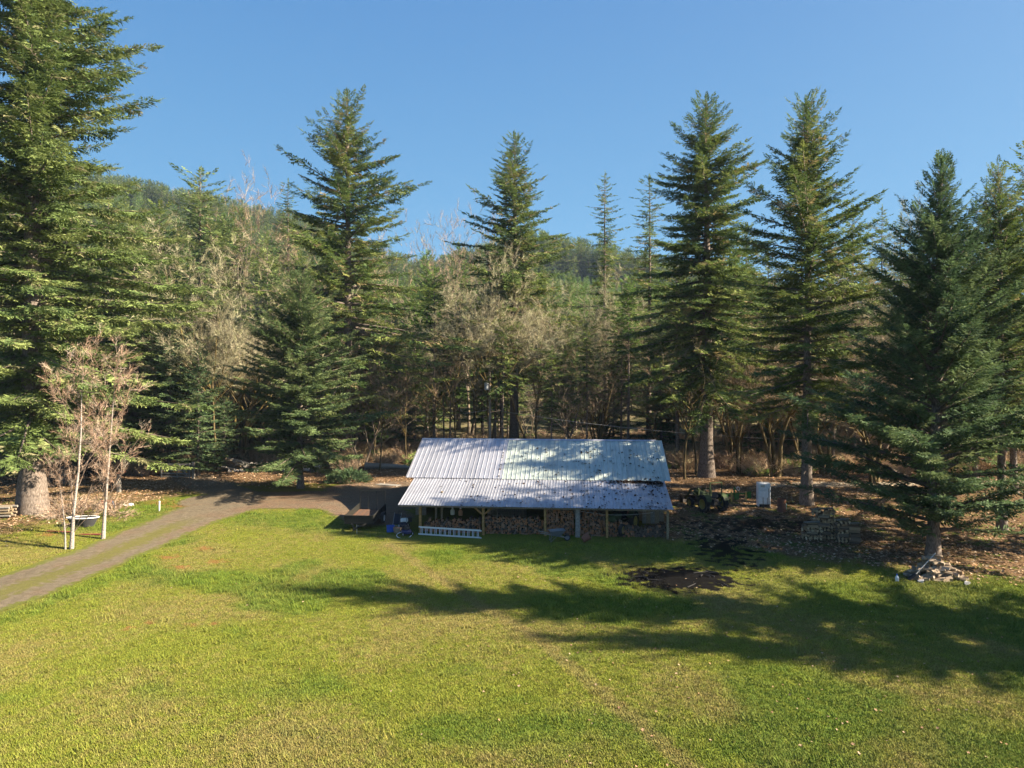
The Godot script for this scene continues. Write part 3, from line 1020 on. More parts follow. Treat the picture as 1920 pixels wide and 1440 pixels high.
func make_undergrowth() -> void:
	var r := RandomNumberGenerator.new()
	r.seed = 313
	# a bare bush and a leafy one
	for k in 2:
		var v := PackedVector3Array()
		var c := PackedColorArray()
		for i in 22:
			var az := r.randf() * TAU
			var o := Vector3(cos(az), 0, sin(az)) * r.randf() * 0.7
			var f := Vector3(cos(az) * r.randf() * 0.8, 1, sin(az) * r.randf() * 0.8)
			for q in (3 if k == 0 else 2):
				var p := o + f * q * 0.42
				if k == 0:
					var j := r.randi() % fans.size()
					v.append_array(facing(p, f + Vector3(r.randf_range(-0.6, 0.6), 0, r.randf_range(-0.6, 0.6)), r.randf_range(0.7, 1.1), r.randf() * TAU) * fans[j])
					c.append_array(fan_tints["brown"][j][r.randi() % 6])
				else:
					var j := r.randi() % fronds.size()
					v.append_array(facing(p, f * 0.6 + Vector3(r.randf_range(-1, 1), 0.2, r.randf_range(-1, 1)), r.randf_range(0.5, 0.8), r.randf() * TAU) * fronds[j])
					c.append_array(frond_tints["fresh"][j][r.randi() % 5])
		var xf := []
		var cl := []
		for i in (1500 if k == 0 else 260):
			var d := r.randf_range(62.0, 100.0)
			var x := r.randf_range(-0.85, 0.85) * d
			if x < 21.0 and x > -7.0 and d < 67.0: continue
			if x < -5.0 and x > -30.0 and d < 68.5: continue
			if x < -24.0 and x > -33.0 and d < 64.0: continue
			xf.append(turned(r, at(x, d, -0.1), r.randf_range(0.5, 1.25), r.randf_range(1.0, 1.7), 0.15))
			var m := r.randf_range(1.0, 1.7)
			cl.append(Color(m, m * r.randf_range(0.94, 1.02), m * r.randf_range(0.85, 1.0)))
		stuff("undergrowth", ["tangled leafless brown undergrowth beneath the trees", "green ferny undergrowth beneath the trees"][k], "undergrowth", cloud_mesh(v, c), twig_m if k == 0 else leaf_m, xf, cl)

func map_color(x: float, d: float) -> Color:
	var u := clampi(int((x + GX) / (2.0 * GX) * MAP), 0, MAP - 1)
	var w := clampi(int((d - GD0) / (GD1 - GD0) * MAP), 0, MAP - 1)
	return map_image.get_pixel(u, w).srgb_to_linear()

func make_grass() -> void:
	var r := RandomNumberGenerator.new()
	r.seed = 808
	for k in 2:
		# short turf, then longer tussocks
		var s := Soup.new()
		for i in (9 if k == 0 else 22):
			var az := r.randf() * TAU
			var o := Vector3(r.randf_range(-1, 1), 0, r.randf_range(-1, 1)) * (0.07 if k == 0 else 0.12)
			var h := r.randf_range(0.025, 0.06) if k == 0 else r.randf_range(0.08, 0.20)
			var lean := Vector3(cos(az), 0, sin(az)) * h * r.randf_range(0.3, 1.1)
			var sd := Vector3(-sin(az), 0, cos(az)) * (0.009 if k == 0 else 0.008)
			s.v.append_array([o - sd, o + sd, o + lean + Vector3.UP * h])
			var t := r.randf_range(0.7, 1.35)
			for q in 3: s.c.append(Color(t, t, t))
		var m := cloud_mesh(s.v, s.c)
		var xf := []
		var cl := []
		var want := 170000 if k == 0 else 9000
		var tries := 0
		while xf.size() < want and tries < want * 2:
			tries += 1
			var d := 13.0 + 36.0 * pow(r.randf(), 1.35)
			var x := r.randf_range(-0.80, 0.80) * d
			if x < -4.0:
				if lane_mask(x, d) > -0.1: continue
				if d > 47.0 and x > -22.0: continue
			if d > 38.6 and x > -7.0 and x < 9.6: continue
			if k == 1:
				if (lush_mask(x, d) < 0.6 or d < 24.0) and r.randf() > 0.06: continue
			if x > 7.0 and d > 28.0:
				if leaf_mask(x, d) > r.randf_range(0.1, 0.9): continue
				if char_mask(x, d) > 0.3: continue
			var c := map_color(x, d)
			var q := r.randf_range(0.9, 1.45)
			if c.r > c.g * 1.35: continue
			cl.append(Color(c.r * q * r.randf_range(0.9, 1.1), c.g * q, c.b * q * 0.9))
			xf.append(turned(r, at(x, d, -0.004), r.randf_range(0.7, 1.4), 1.0))
		var gm := vmat("grass_blade", 0.85, Color(0.4, 0.4, 0.4))
		stuff("grass", ["short mossy lawn grass in front of the barn", "longer tussocks of bright green grass on the bank and lawn"][k], "grass", m, gm, xf, cl)

func make_fallen_leaves() -> void:
	var r := RandomNumberGenerator.new()
	r.seed = 606
	var s := Soup.new()
	var out := [Vector3(0, 0.0, -0.5), Vector3(0.22, 0.06, -0.2), Vector3(0.5, 0.12, -0.1), Vector3(0.28, 0.05, 0.15), Vector3(0.3, 0.1, 0.45), Vector3(0, 0.04, 0.4), Vector3(-0.3, 0.12, 0.5), Vector3(-0.28, 0.06, 0.12), Vector3(-0.5, 0.1, -0.12), Vector3(-0.2, 0.04, -0.25)]
	for i in out.size(): s.v.append_array([Vector3(0, 0.0, 0), out[i], out[(i + 1) % out.size()]])
	for i in s.v.size(): s.c.append(Color.WHITE)
	var m := cloud_mesh(s.v, s.c)
	var tones := [[0.30, 0.19, 0.115], [0.24, 0.145, 0.085], [0.36, 0.26, 0.17], [0.17, 0.10, 0.06], [0.40, 0.31, 0.22], [0.27, 0.155, 0.08]]
	var xf := []
	var cl := []
	var tries := 0
	while xf.size() < 42000 and tries < 160000:
		tries += 1
		var d := r.randf_range(27.0, 68.0)
		var x := r.randf_range(-0.8, 0.8) * d
		if r.randf() > leaf_mask(x, d): continue
		if x > -7.0 and x < 9.0 and d > 38.0 and d < 56.0: continue
		if x > 5.0 and char_mask(x, d) > 0.4 and r.randf() < 0.8: continue
		var t: Array = tones[r.randi() % 6]
		var k := r.randf_range(0.7, 1.15)
		cl.append(Color(t[0] * k, t[1] * k, t[2] * k))
		xf.append(turned(r, at(x, d, 0.012 + r.randf() * 0.03), r.randf_range(0.07, 0.17), 1.0, 0.5))
	stuff("fallen_leaves", "brown fallen maple leaves carpeting the ground under the trees", "leaves", m, vmat("leaf_litter", 0.9), xf, cl)
	xf = []
	cl = []
	for i in 800:
		var d := r.randf_range(15.0, 38.0)
		var x := r.randf_range(-0.5, 0.8) * d
		if x < 0.0 and r.randf() < 0.75: continue
		if lane_mask(x, d) > 0.0: continue
		var t: Array = tones[[2, 2, 0, 0, 1, 3][r.randi() % 6]]
		cl.append(Color(t[0], t[1], t[2]))
		xf.append(turned(r, at(x, d, 0.035), r.randf_range(0.05, 0.10), 1.0, 0.5))
	stuff("fallen_leaves", "scattered pale leaves blown over the lawn", "leaves", m, vmat("leaf_litter", 0.9), xf, cl)

const PLACED := [
	["lichen", -27.3, 70, 24.1, 1.15, "broad lichen hung maple rising between the huge fir and the young fir"],
	["lichen", -34.6, 73, 25.0, 1.0, "lichen hung maple crowding behind the huge sunlit fir"],
	["lichen2", -28.1, 66, 16.4, 1.0],
	["lichen2", -2.1, 76, 18.5, 1.1, "lichen hung oak standing behind the utility pole"],
	["lichen2", 2.5, 79, 19.3, 1.15, "spreading lichen hung oak behind the middle of the barn ridge"],
	["brown", 5.9, 76, 15.3, 1.0],
	["lichen2", 11.4, 86, 18.9, 1.0],
	["lichen", 40.5, 72, 23.9, 1.0, "tall lichen hung maple showing behind the bushy dark green fir"],
	["brown", 36.1, 68, 21.4, 1.0],
	["lichen2", 47.5, 80, 25.0, 1.0],
	["brown", 36.9, 75, 17.5, 1.0],
	["mossy", 23.6, 61.5, 13.9, 1.0, "clump of mossy maple trunks between the thick trunked fir and the slender fir"],
	["mossy", 28.8, 63, 12.1, 1.0],
	["mossy", 21.1, 63.5, 9.1, 0.6, "small crooked mossy maple behind the green implement"],
	["mossy", 30.8, 58, 11.8, 1.0],
	["mossy", 28.7, 68, 14.5, 1.0],
	["slim", -12.8, 66, 9.2, 1.0, "bent mossy sapling beside the grey fallen trunk"],
	["slim", 15.1, 59.7, 11.9, 1.0, "slim mossy sapling between the barn and the thick trunked fir"],
	["slim", 17.0, 63, 11.1, 1.0],
	["pole", -9.1, 80, 21.9, 1.0, "fir with a long bare white trunk behind the zinc end of the barn roof"],
	["pole", 13.1, 77, 20.2, 1.0, "fir with a bare pale trunk behind the greenish end of the barn roof"],
	["dim", -7.4, 82, 15.8, 1.0],
	["dim", -8.4, 84, 14.7, 1.0],
	["spire", 13.1, 96, 38.0, 1.0, "tall narrow spire of a fir clear against the sky behind the barn"],
	["spire", 18.1, 90, 35.6, 1.15, "narrow ragged fir crowding against the thick trunked fir"],
	["spire", -42.0, 128, 41.6, 1.1, "small pointed fir on the skyline beside the tall ragged fir"],
	["warm", -51.1, 112, 41.9, 1.3, "broad fir topping the skyline behind the lichen hung maples"],
	["fresh", -8.7, 112, 30.5, 1.1],
	["fresh", -13.0, 104, 28.3, 1.0],
	["fresh", -13.1, 92, 21.1, 1.0],
	["fresh", -4.2, 98, 23.4, 1.0],
	["warm", -15.1, 88, 17.1, 1.0],
	["fresh", -23.6, 84, 18.6, 1.0],
	["fir", 37.0, 74, 27.5, 0.8],
	["spire", 58.6, 108, 36.4, 1.0],
	["spire", 63.8, 112, 35.9, 1.0],
	["spire", 65.4, 110, 34.7, 1.0],
	["spire", 54.2, 78, 30.8, 1.2, "dark spire of a fir topping out behind the bushy dark green fir"],
	["spire", 61.4, 84, 29.7, 1.1],
	["fir", 38.2, 52, 20.3, 1.1],
	["warm", 40.7, 60, 17.5, 1.0],
	["warm", -38.0, 58, 21.7, 1.4],
	["warm", -36.6, 66, 24.6, 1.25],
	["warm", -47.0, 64, 29.1, 1.2],
	["fir", -40.2, 78, 28.9, 1.2],
	["blue", -31.6, 63, 15.0, 1.1],
	["blue", -28.5, 62, 12.0, 1.0],
	["blue", -27.8, 66, 8.2, 1.0],
	["blue", -25.6, 72, 12.6, 1.0],
	["warm", -46.0, 78, 30.1, 1.2],
	["fir", -28.7, 92, 25.4, 1.2],
	["warm", -35.2, 98, 29.5, 1.0],
	["fir", -46.2, 116, 36.1, 1.1],
	["fresh", -51.4, 122, 35.1, 1.0],
	["brown", -43.3, 118, 39.8, 0.8],
	["brown", -13.4, 118, 35.7, 0.9],
	["brown", -6.5, 104, 33.5, 0.7],
	["fir", 17.4, 72, 22.2, 0.9],
	["fir", 26.8, 78, 26.4, 0.9],
	["fir", 31.5, 84, 24.5, 1.0],
	["blue", 17.5, 80, 15.6, 1.0],
	["blue", 12.5, 84, 13.4, 1.0],
	["blue", 25.0, 72, 12.6, 1.0],
	["fir", 42.2, 90, 27.8, 1.0],
	["fresh", -15.8, 78, 13.0, 1.0],
	["blue", -12.8, 82, 10.1, 1.0],
	["dim", 8.1, 74, 15.1, 1.0],
	["dim", 12.8, 80, 16.9, 1.0],
	["lichen2", -19.0, 76, 10.5, 0.8],
	["brown", -15.3, 70, 12.5, 1.0],
]

# ---------------------------------------------------------------- the barn
func ribbed(w: float, slope: Vector3, pitch: float, rib_w: float, rib_h: float, n: Vector3, cols := 1.0) -> ArrayMesh:
	# one roofing sheet: from the origin along +x for w, down the slope vector, ribs standing along n
	var s := Soup.new()
	var prof := PackedVector2Array()
	var x := 0.0
	while x < w - 0.001:
		prof.append(Vector2(x, 0.0))
		prof.append(Vector2(minf(x + rib_w * 0.3, w), rib_h))
		prof.append(Vector2(minf(x + rib_w * 0.7, w), rib_h))
		prof.append(Vector2(minf(x + rib_w, w), 0.0))
		x += pitch
	prof.append(Vector2(w + 0.012, 0.0))
	for i in prof.size() - 1:
		if prof[i + 1].x - prof[i].x < 0.0005: continue
		var a := Vector3.RIGHT * prof[i].x + n * prof[i].y
		var b := Vector3.RIGHT * prof[i + 1].x + n * prof[i + 1].y
		var q := (b - a).cross(slope).normalized()
		if q.dot(n) < 0: q = -q
		s.quad(a, b, b + slope, a + slope, q)
	# the hem under the lower edge
	s.quad(slope, slope + Vector3.RIGHT * w, slope + Vector3.RIGHT * w - n * 0.012, slope - n * 0.012, slope.normalized())
	return s.mesh()

func box_mesh(size: Vector3, bevel := 0.0) -> ArrayMesh:
	var s := Soup.new()
	s.box(size, Transform3D(), bevel)
	return s.mesh()

func beam_mesh(a: Vector3, b: Vector3, w: float, h: float) -> ArrayMesh:
	var s := Soup.new()
	s.beam(a, b, w, h)
	return s.mesh()

var wood_old: StandardMaterial3D
var wood_gold: StandardMaterial3D
var wood_dark: StandardMaterial3D
var wood_grey: StandardMaterial3D
var BARN := Transform3D()

func barn_materials() -> void:
	var grain := noise_tex("woodgrain", 0.035, lin(0.42, 0.40, 0.38), lin(1.0, 1.0, 1.0), 256, 31)
	wood_gold = tex_mat("golden_post", lin(0.42, 0.255, 0.095), grain, Vector3(3.0, 0.5, 3.0), 0.8)
	wood_old = tex_mat("old_board", lin(0.34, 0.27, 0.17), grain, Vector3(2.0, 2.0, 2.0), 0.9)
	wood_dark = tex_mat("barn_board", lin(0.31, 0.25, 0.18), grain, Vector3(4.0, 0.6, 4.0), 0.9)
	wood_grey = tex_mat("grey_board", lin(0.30, 0.285, 0.26), grain, Vector3(3.0, 0.6, 3.0), 0.9)
	var stain := noise_tex("zinc", 0.02, lin(0.70, 0.70, 0.72), lin(1, 1, 1), 256, 33)
	for k in 3:
		var f: float = [1.0, 0.93, 0.87][k]
		var g := tex_mat("zinc_sheet_%d" % k, lin(0.43 * f, 0.445 * f, 0.49 * f), stain, Vector3(0.5, 0.5, 0.18), 0.42, 0.0, 0.45)
		g.metallic_specular = 0.5
		var p := tex_mat("pale_sheet_%d" % k, lin(0.42 * f, 0.485 * f, 0.445 * f), stain, Vector3(0.7, 0.7, 0.2), 0.45, 0.0, 0.15)
		p.metallic_specular = 0.5

func make_barn() -> void:
	barn_materials()
	var r := RandomNumberGenerator.new()
	r.seed = 5151
	var t := thing("barn", "long low barn with ribbed metal roof and open firewood lean-to", "barn", at(1.2, 39.85), deg_to_rad(-5.5))
	BARN = t.transform
	var X0 := -8.05
	var X1 := 8.05
	var eave := 1.74
	var brk := 2.78
	var ridge := 4.98
	var zb := -4.2
	var zr := -8.9
	var ze := -14.9
	# lean-to roof sheets
	var sl := Vector3(0, eave - brk, -zb)
	var nl := Vector3(0, sl.z, -sl.y).normalized()
	var lean := thing_part("lean_to_roof", t)
	var su := Vector3(0, brk + 0.012 - ridge, zb + 0.08 - zr)
	var nu := Vector3(0, su.z, -su.y).normalized()
	var wsheet := 0.915
	var mesh_l := ribbed(wsheet, sl, 0.183, 0.06, 0.024, nl)
	var mesh_u := ribbed(wsheet, su, 0.305, 0.06, 0.028, nu)
	var i := 0
	var x := X0
	while x < X1 - 0.3:
		var o := part("roof_sheet", mesh_l, mats["zinc_sheet_%d" % [0, 0, 1, 0, 2, 1, 0][i % 7]], lean, Transform3D(Basis(), Vector3(x, brk, zb) + nl * (0.006 * (i % 2))))
		if r.randf() < 0.3: o.position.z += r.randf_range(-0.02, 0.03)
		x += wsheet - 0.02
		i += 1
	var upper := thing_part("main_roof", t)
	x = X0 - 0.5
	i = 0
	while x < X1 - 0.2:
		var pale := x > -2.9
		var ex := 0.0 if pale else 0.02
		part("roof_sheet", mesh_u, mats[("pale_sheet_%d" if pale else "zinc_sheet_%d") % [0, 1, 0, 0, 2, 0][i % 6]], upper, Transform3D(Basis(), Vector3(x, ridge + ex, zr) + nu * (0.007 * (i % 2))))
		x += wsheet - 0.02
		i += 1
	# back slope
	var sb := Vector3(0, -0.47 * (zr - ze), ze - zr)
	var nb := Vector3(0, -sb.z, sb.y).normalized()
	if nb.y < 0: nb = -nb
	var mesh_b := ribbed(wsheet, sb, 0.305, 0.06, 0.028, nb)
	x = X0 - 0.5
	while x < X1 - 0.2:
		part("roof_sheet", mesh_b, mats["zinc_sheet_1"], upper, Transform3D(Basis(), Vector3(x, ridge, zr) + nb * (0.007 * (i % 2))))
		x += wsheet - 0.02
		i += 1
	# ridge cap
	var s := Soup.new()
	for q in [[su, 1.0], [sb, -1.0]]:
		var dn: Vector3 = q[0].normalized()
		var nn: Vector3 = nu if q[1] > 0 else nb
		var a := Vector3(X0 - 0.52, ridge + 0.045, zr)
		s.quad(a, a + Vector3.RIGHT * (X1 - X0 + 0.54), a + Vector3.RIGHT * (X1 - X0 + 0.54) + dn * 0.2 - nn * 0.008, a + dn * 0.2 - nn * 0.008, nn)
	part("ridge_cap", s.mesh(), mats["zinc_sheet_0"], upper)
	# edge flashings on the verges
	part("verge_trim", beam_mesh(Vector3(X1 + 0.02, ridge, zr), Vector3(X1 + 0.02, brk + 0.03, zb + 0.1), 0.05, 0.10), mats["pale_sheet_2"], upper)
	part("verge_trim", beam_mesh(Vector3(X0 - 0.53, ridge, zr), Vector3(X0 - 0.53, brk + 0.03, zb + 0.1), 0.03, 0.10), mats["zinc_sheet_2"], upper)
	# fascia and framing of the lean-to
	x = X0 + 0.1
	for w in [3.1, 4.4, 3.6, 4.7]:
		part("fascia_board", beam_mesh(Vector3(x, eave - 0.075, -0.07), Vector3(x + w - 0.02, eave - 0.075 - r.randf() * 0.012, -0.07), 0.12, 0.035), wood_old, t, Transform3D())
		x += w
	for z in [-0.42, -2.2, -4.0]:
		var yb: float = eave + (brk - eave) * (-z / 4.2) - 0.17
		part("eave_beam", beam_mesh(Vector3(X0 + 0.25, yb, z), Vector3(X1 - 0.25, yb, z), 0.09, 0.16), wood_old, t)
	for k in 14:
		var xx := X0 + 0.3 + k * 1.185
		part("rafter", beam_mesh(Vector3(xx, eave - 0.06, -0.12), Vector3(xx, brk - 0.08, zb + 0.02), 0.05, 0.09), wood_old, t)
	# front posts
	for q in [[-6.75, 0, 0.15], [-2.95, 0, 0.15], [0.72, 0, 0.15], [2.62, 1, 0.27], [4.32, 0, 0.14], [7.8, 2, 0.14]]:
		var m: Material = [wood_gold, wood_grey, wood_old][q[1]]
		var dz := 0.0
		var o := part("post", box_mesh(Vector3(q[2], 1.95, 0.15), 0.012), m, t, Transform3D(Basis(), Vector3(q[0], 0.63, -0.36 + dz + (0.06 if q[1] == 1 else 0.0))))
		o.rotation.z = r.randf_range(-0.01, 0.01)
	# knee braces beside the second post
	for g in [-1.0, 1.0]:
		part("knee_brace", beam_mesh(Vector3(-2.95 + g * 0.52, eave - 0.14, -0.38), Vector3(-2.95 + g * 0.09, eave - 0.50, -0.38), 0.05, 0.10), wood_gold, t)
	for q in [[-6.2, -2.3], [-5.75, -1.9], [-2.6, -3.8], [-0.9, -3.9], [4.9, -3.9]]:
		part("inner_post", box_mesh(Vector3(0.12, 2.4, 0.12), 0.01), wood_old, t, Transform3D(Basis(), Vector3(q[0], 1.1, q[1])))
	# boarded front wall of the barn proper, with its openings
	x = X0 + 0.05
	while x < X1 - 0.1:
		var w := r.randf_range(0.22, 0.29)
		var open := (x > -7.4 and x < -3.4) or (x > -0.7 and x < 1.6)
		var mid := x + w * 0.5
		if not open and not (x > 5.2 and x < 6.15):
			part("wall_board", box_mesh(Vector3(w - 0.012, 2.95, 0.03)), wood_dark if x < 4.6 or x > 6.15 else tex_mat("green_board", lin(0.035, 0.06, 0.035), noise_tex("woodgrain", 0.035, Color.WHITE, Color.WHITE), Vector3(4, 0.6, 4), 0.8), t, Transform3D(Basis(), Vector3(mid, 1.28, zb - 0.1 + r.randf() * 0.015)))
		x += w
	var door := part("door", box_mesh(Vector3(0.92, 2.0, 0.045), 0.008), mat("mauve_paint", lin(0.15, 0.085, 0.085), 0.7), t, Transform3D(Basis(), Vector3(5.68, 1.25, zb - 0.05)))
	part("handle", box_mesh(Vector3(0.03, 0.12, 0.04), 0.005), mat("dull_steel", lin(0.35, 0.35, 0.36), 0.4, 0.8), door, Transform3D(Basis(), Vector3(-0.38, -0.05, 0.04)))
	# gables and back wall
	for g in [X0 + 0.1, X1 - 0.1]:
		var z := zb - 0.12
		while z > ze + 0.4:
			var top: float = ridge - absf(z - zr) * 0.47 - 0.12
			part("gable_board", box_mesh(Vector3(0.03, top + 0.2, 0.27)), wood_dark, t, Transform3D(Basis(), Vector3(g, top * 0.5 - 0.1, z - 0.14)))
			z -= 0.28
	x = X0 + 0.1
	while x < X1 - 0.1:
		part("back_board", box_mesh(Vector3(0.52, 2.5, 0.03)), wood_dark, t, Transform3D(Basis(), Vector3(x + 0.26, 1.1, ze + 0.45)))
		x += 0.53
	# low screen boards by the right post
	for k in 4:
		part("screen_board", box_mesh(Vector3(0.24, 1.3, 0.03)), [wood_grey, wood_old][k % 2], t, Transform3D(Basis(), Vector3(6.75 + k * 0.26, 0.9, -3.4)))
	# leaves and moss caught on the roof
	var leaf := Soup.new()
	for k in 6:
		var a0 := TAU * k / 6
		var a1 := TAU * (k + 1) / 6
		leaf.v.append_array([Vector3(0, 0.02, 0), Vector3(cos(a0) * 0.5, 0.1 * (k % 2), sin(a0) * 0.7), Vector3(cos(a1) * 0.5, 0.1 * ((k + 1) % 2), sin(a1) * 0.7)])
	for k in leaf.v.size(): leaf.c.append(Color.WHITE)
	var xf := []
	var cl := []
	for k in 520:
		var u := pow(r.randf(), 0.42)
		var p: Vector3
		var xx := lerpf(X0 + 0.4, X1 - 0.1, u)
		if r.randf() < 0.62:
			var tt := r.randf()
			p = Vector3(xx, brk, zb) + sl * tt + nl * 0.035
		else:
			p = Vector3(maxf(xx, -2.5), ridge, zr) + su * r.randf_range(0.25, 1.0) + nu * 0.04
		xf.append(t.transform * Transform3D(Basis.from_euler(Vector3(0.3 + r.randf_range(-0.3, 0.3), r.randf() * TAU, r.randf_range(-0.3, 0.3))).scaled(Vector3.ONE * r.randf_range(0.05, 0.15)), p))
		var kk := r.randf_range(0.4, 1.2)
		cl.append(Color(0.055 * kk, 0.032 * kk, 0.022 * kk))
	for k in 170:
		# the clump in the angle below the upper roof
		var u := r.randf()
		var xx := lerpf(4.6, X1 - 0.15, pow(u, 0.6))
		var p := Vector3(xx, brk, zb) + sl * (r.randf_range(0.02, 0.10) + (0.14 * r.randf() * r.randf() if xx > 6.9 else 0.0)) + nl * 0.05
		xf.append(t.transform * Transform3D(Basis.from_euler(Vector3(0.3, r.randf() * TAU, 0)).scaled(Vector3.ONE * r.randf_range(0.10, 0.24)), p))
		cl.append(Color(0.035, 0.022, 0.016))
	stuff("roof_leaves", "dark dead leaves and needles lying on the barn roof", "leaves", cloud_mesh(leaf.v, leaf.c), vmat("leaf_litter", 0.9), xf, cl)

func thing_part(called: String, parent: Node3D) -> Node3D:
	var o := Node3D.new()
	o.name = called
	parent.add_child(o, true)
	return o

# ---------------------------------------------------------------- firewood
var log_meshes: Array[ArrayMesh] = []
var log_dark: Array[ArrayMesh] = []

func log_mesh(sd: int, end: Color, bark: Color, len := 0.42, big := 0.085) -> ArrayMesh:
	# a split log along z: wedge, half or quarter, cut faces pale
	var r := RandomNumberGenerator.new()
	r.seed = sd
	var n: int = [3, 4, 4, 5, 4, 6][sd % 6]
	var pts := PackedVector2Array()
	for i in n:
		var a := TAU * (i + r.randf_range(-0.25, 0.25)) / n + sd
		pts.append(Vector2(cos(a), sin(a)) * big * r.randf_range(0.75, 1.2))
	var s := Soup.new()
	for e in [-1.0, 1.0]:
		s.col = end * r.randf_range(0.8, 1.15)
		for i in range(1, n - 1):
			s.tri(Vector3(pts[0].x, pts[0].y, e * len / 2), Vector3(pts[i].x, pts[i].y, e * len / 2), Vector3(pts[i + 1].x, pts[i + 1].y, e * len / 2), Vector3(0, 0, e), Vector3(0, 0, e), Vector3(0, 0, e))
	for i in n:
		var j := (i + 1) % n
		s.col = (bark if i % 2 == 0 else end.lerp(bark, 0.4)) * r.randf_range(0.8, 1.2)
		var nn := Vector3(pts[i].x + pts[j].x, pts[i].y + pts[j].y, 0).normalized()
		s.quad(Vector3(pts[i].x, pts[i].y, -len / 2), Vector3(pts[j].x, pts[j].y, -len / 2), Vector3(pts[j].x, pts[j].y, len / 2), Vector3(pts[i].x, pts[i].y, len / 2), nn)
	return s.mesh()

func make_firewood() -> void:
	var r := RandomNumberGenerator.new()
	r.seed = 1717
	var m := vmat("split_wood", 0.9)
	for k in 12:
		log_meshes.append(log_mesh(900 + k, [Color(0.35, 0.155, 0.07), Color(0.28, 0.13, 0.07), Color(0.26, 0.15, 0.095)][k % 3], Color(0.15, 0.095, 0.06)))
		log_dark.append(log_mesh(950 + k, [Color(0.13, 0.098, 0.075), Color(0.095, 0.072, 0.058)][k % 2], Color(0.075, 0.055, 0.042)))
	# bays between the posts: x from, x to, height at each end, label
	for q in [
		[-6.55, -3.1, 0.62, 0.82, "low untidy row of firewood behind the aluminium ladder", 0.3],
		[-2.8, 0.6, 0.98, 0.88, "waist high stack of split firewood beside the dark doorway", 0.3],
		[0.84, 2.44, 1.58, 1.55, "tall stack of split firewood reaching up to the lean-to roof", 0.12],
		[2.8, 4.22, 1.38, 1.22, "chest high stack of firewood beside the grey post", 0.25],
		[4.42, 6.0, 1.15, 0.42, "firewood stack sloping down in front of the parked tractor", 0.3],
		[6.05, 7.7, 0.40, 0.72, "low heap of dark bark covered wood beside the end post", 0.9]]:
		var t := thing("firewood_stack", q[4], "firewood", BARN * Vector3((q[0] + q[1]) * 0.5, 0, -0.85), deg_to_rad(-5.5), "firewood stacks in the lean-to")
		var gy := -t.position.y + BARN.origin.y
		var w: float = q[1] - q[0]
		var x := -w * 0.5
		while x < w * 0.5:
			var f := (x + w * 0.5) / w
			var h := lerpf(q[2], q[3], f) + r.randf_range(-0.1, 0.1)
			var y := -0.02
			while y < h:
				var dark: bool = r.randf() < q[5]
				var mesh: ArrayMesh = (log_dark if dark else log_meshes)[r.randi() % 12]
				var b := Basis.from_euler(Vector3(r.randf_range(-0.08, 0.08), r.randf_range(-0.15, 0.15), r.randf() * TAU)).scaled(Vector3.ONE * r.randf_range(0.85, 1.15))
				part("split_log", mesh, m, t, Transform3D(b, Vector3(x + r.randf_range(-0.03, 0.03), y + gy + 0.07, r.randf_range(-0.06, 0.06))))
				y += r.randf_range(0.105, 0.14)
			x += r.randf_range(0.12, 0.155)

# ---------------------------------------------------------------- things
func soup_part(called: String, parent: Node3D, m: Material, build: Callable, xf := Transform3D()) -> MeshInstance3D:
	var s := Soup.new()
	build.call(s)
	return part(called, s.mesh(), m, parent, xf)

func wheel(parent: Node3D, called: String, c: Vector3, R: float, w: float, tyre_m: Material, rim_m: Material, lugs := 0, axis := Vector3.RIGHT) -> void:
	var o := thing_part(called, parent)
	o.position = c
	var b := Basis(Quaternion(Vector3.UP, axis.normalized()))
	var xf := Transform3D(b, Vector3.ZERO)
	soup_part("tyre", o, tyre_m, func(s: Soup):
		s.lathe(PackedVector2Array([Vector2(R * 0.62, -w * 0.42), Vector2(R * 0.86, -w * 0.5), Vector2(R * 0.97, -w * 0.38), Vector2(R, 0), Vector2(R * 0.97, w * 0.38), Vector2(R * 0.86, w * 0.5), Vector2(R * 0.62, w * 0.42)]), xf, 24)
		for k in lugs:
			var a := TAU * k / lugs
			for g in [-1.0, 1.0]:
				var a2: float = a + (PI / lugs if g > 0 else 0.0)
				var o2 := Vector3(cos(a2), 0, sin(a2))
				s.box(Vector3(R * 0.09, w * 0.5, R * 0.10), xf * Transform3D(Basis(o2, Vector3.UP, o2.cross(Vector3.UP)).rotated(o2, 0.5 * g), o2 * R * 0.99 + Vector3.UP * g * w * 0.24)))
	soup_part("rim", o, rim_m, func(s: Soup):
		for g in [-1.0, 1.0]:
			s.lathe(PackedVector2Array([Vector2(R * 0.63, g * w * 0.42), Vector2(R * 0.56, g * w * 0.34), Vector2(R * 0.5, g * w * 0.08), Vector2(R * 0.2, g * w * 0.05), Vector2(R * 0.17, g * w * 0.2), Vector2(0, g * w * 0.2)]), xf, 20))

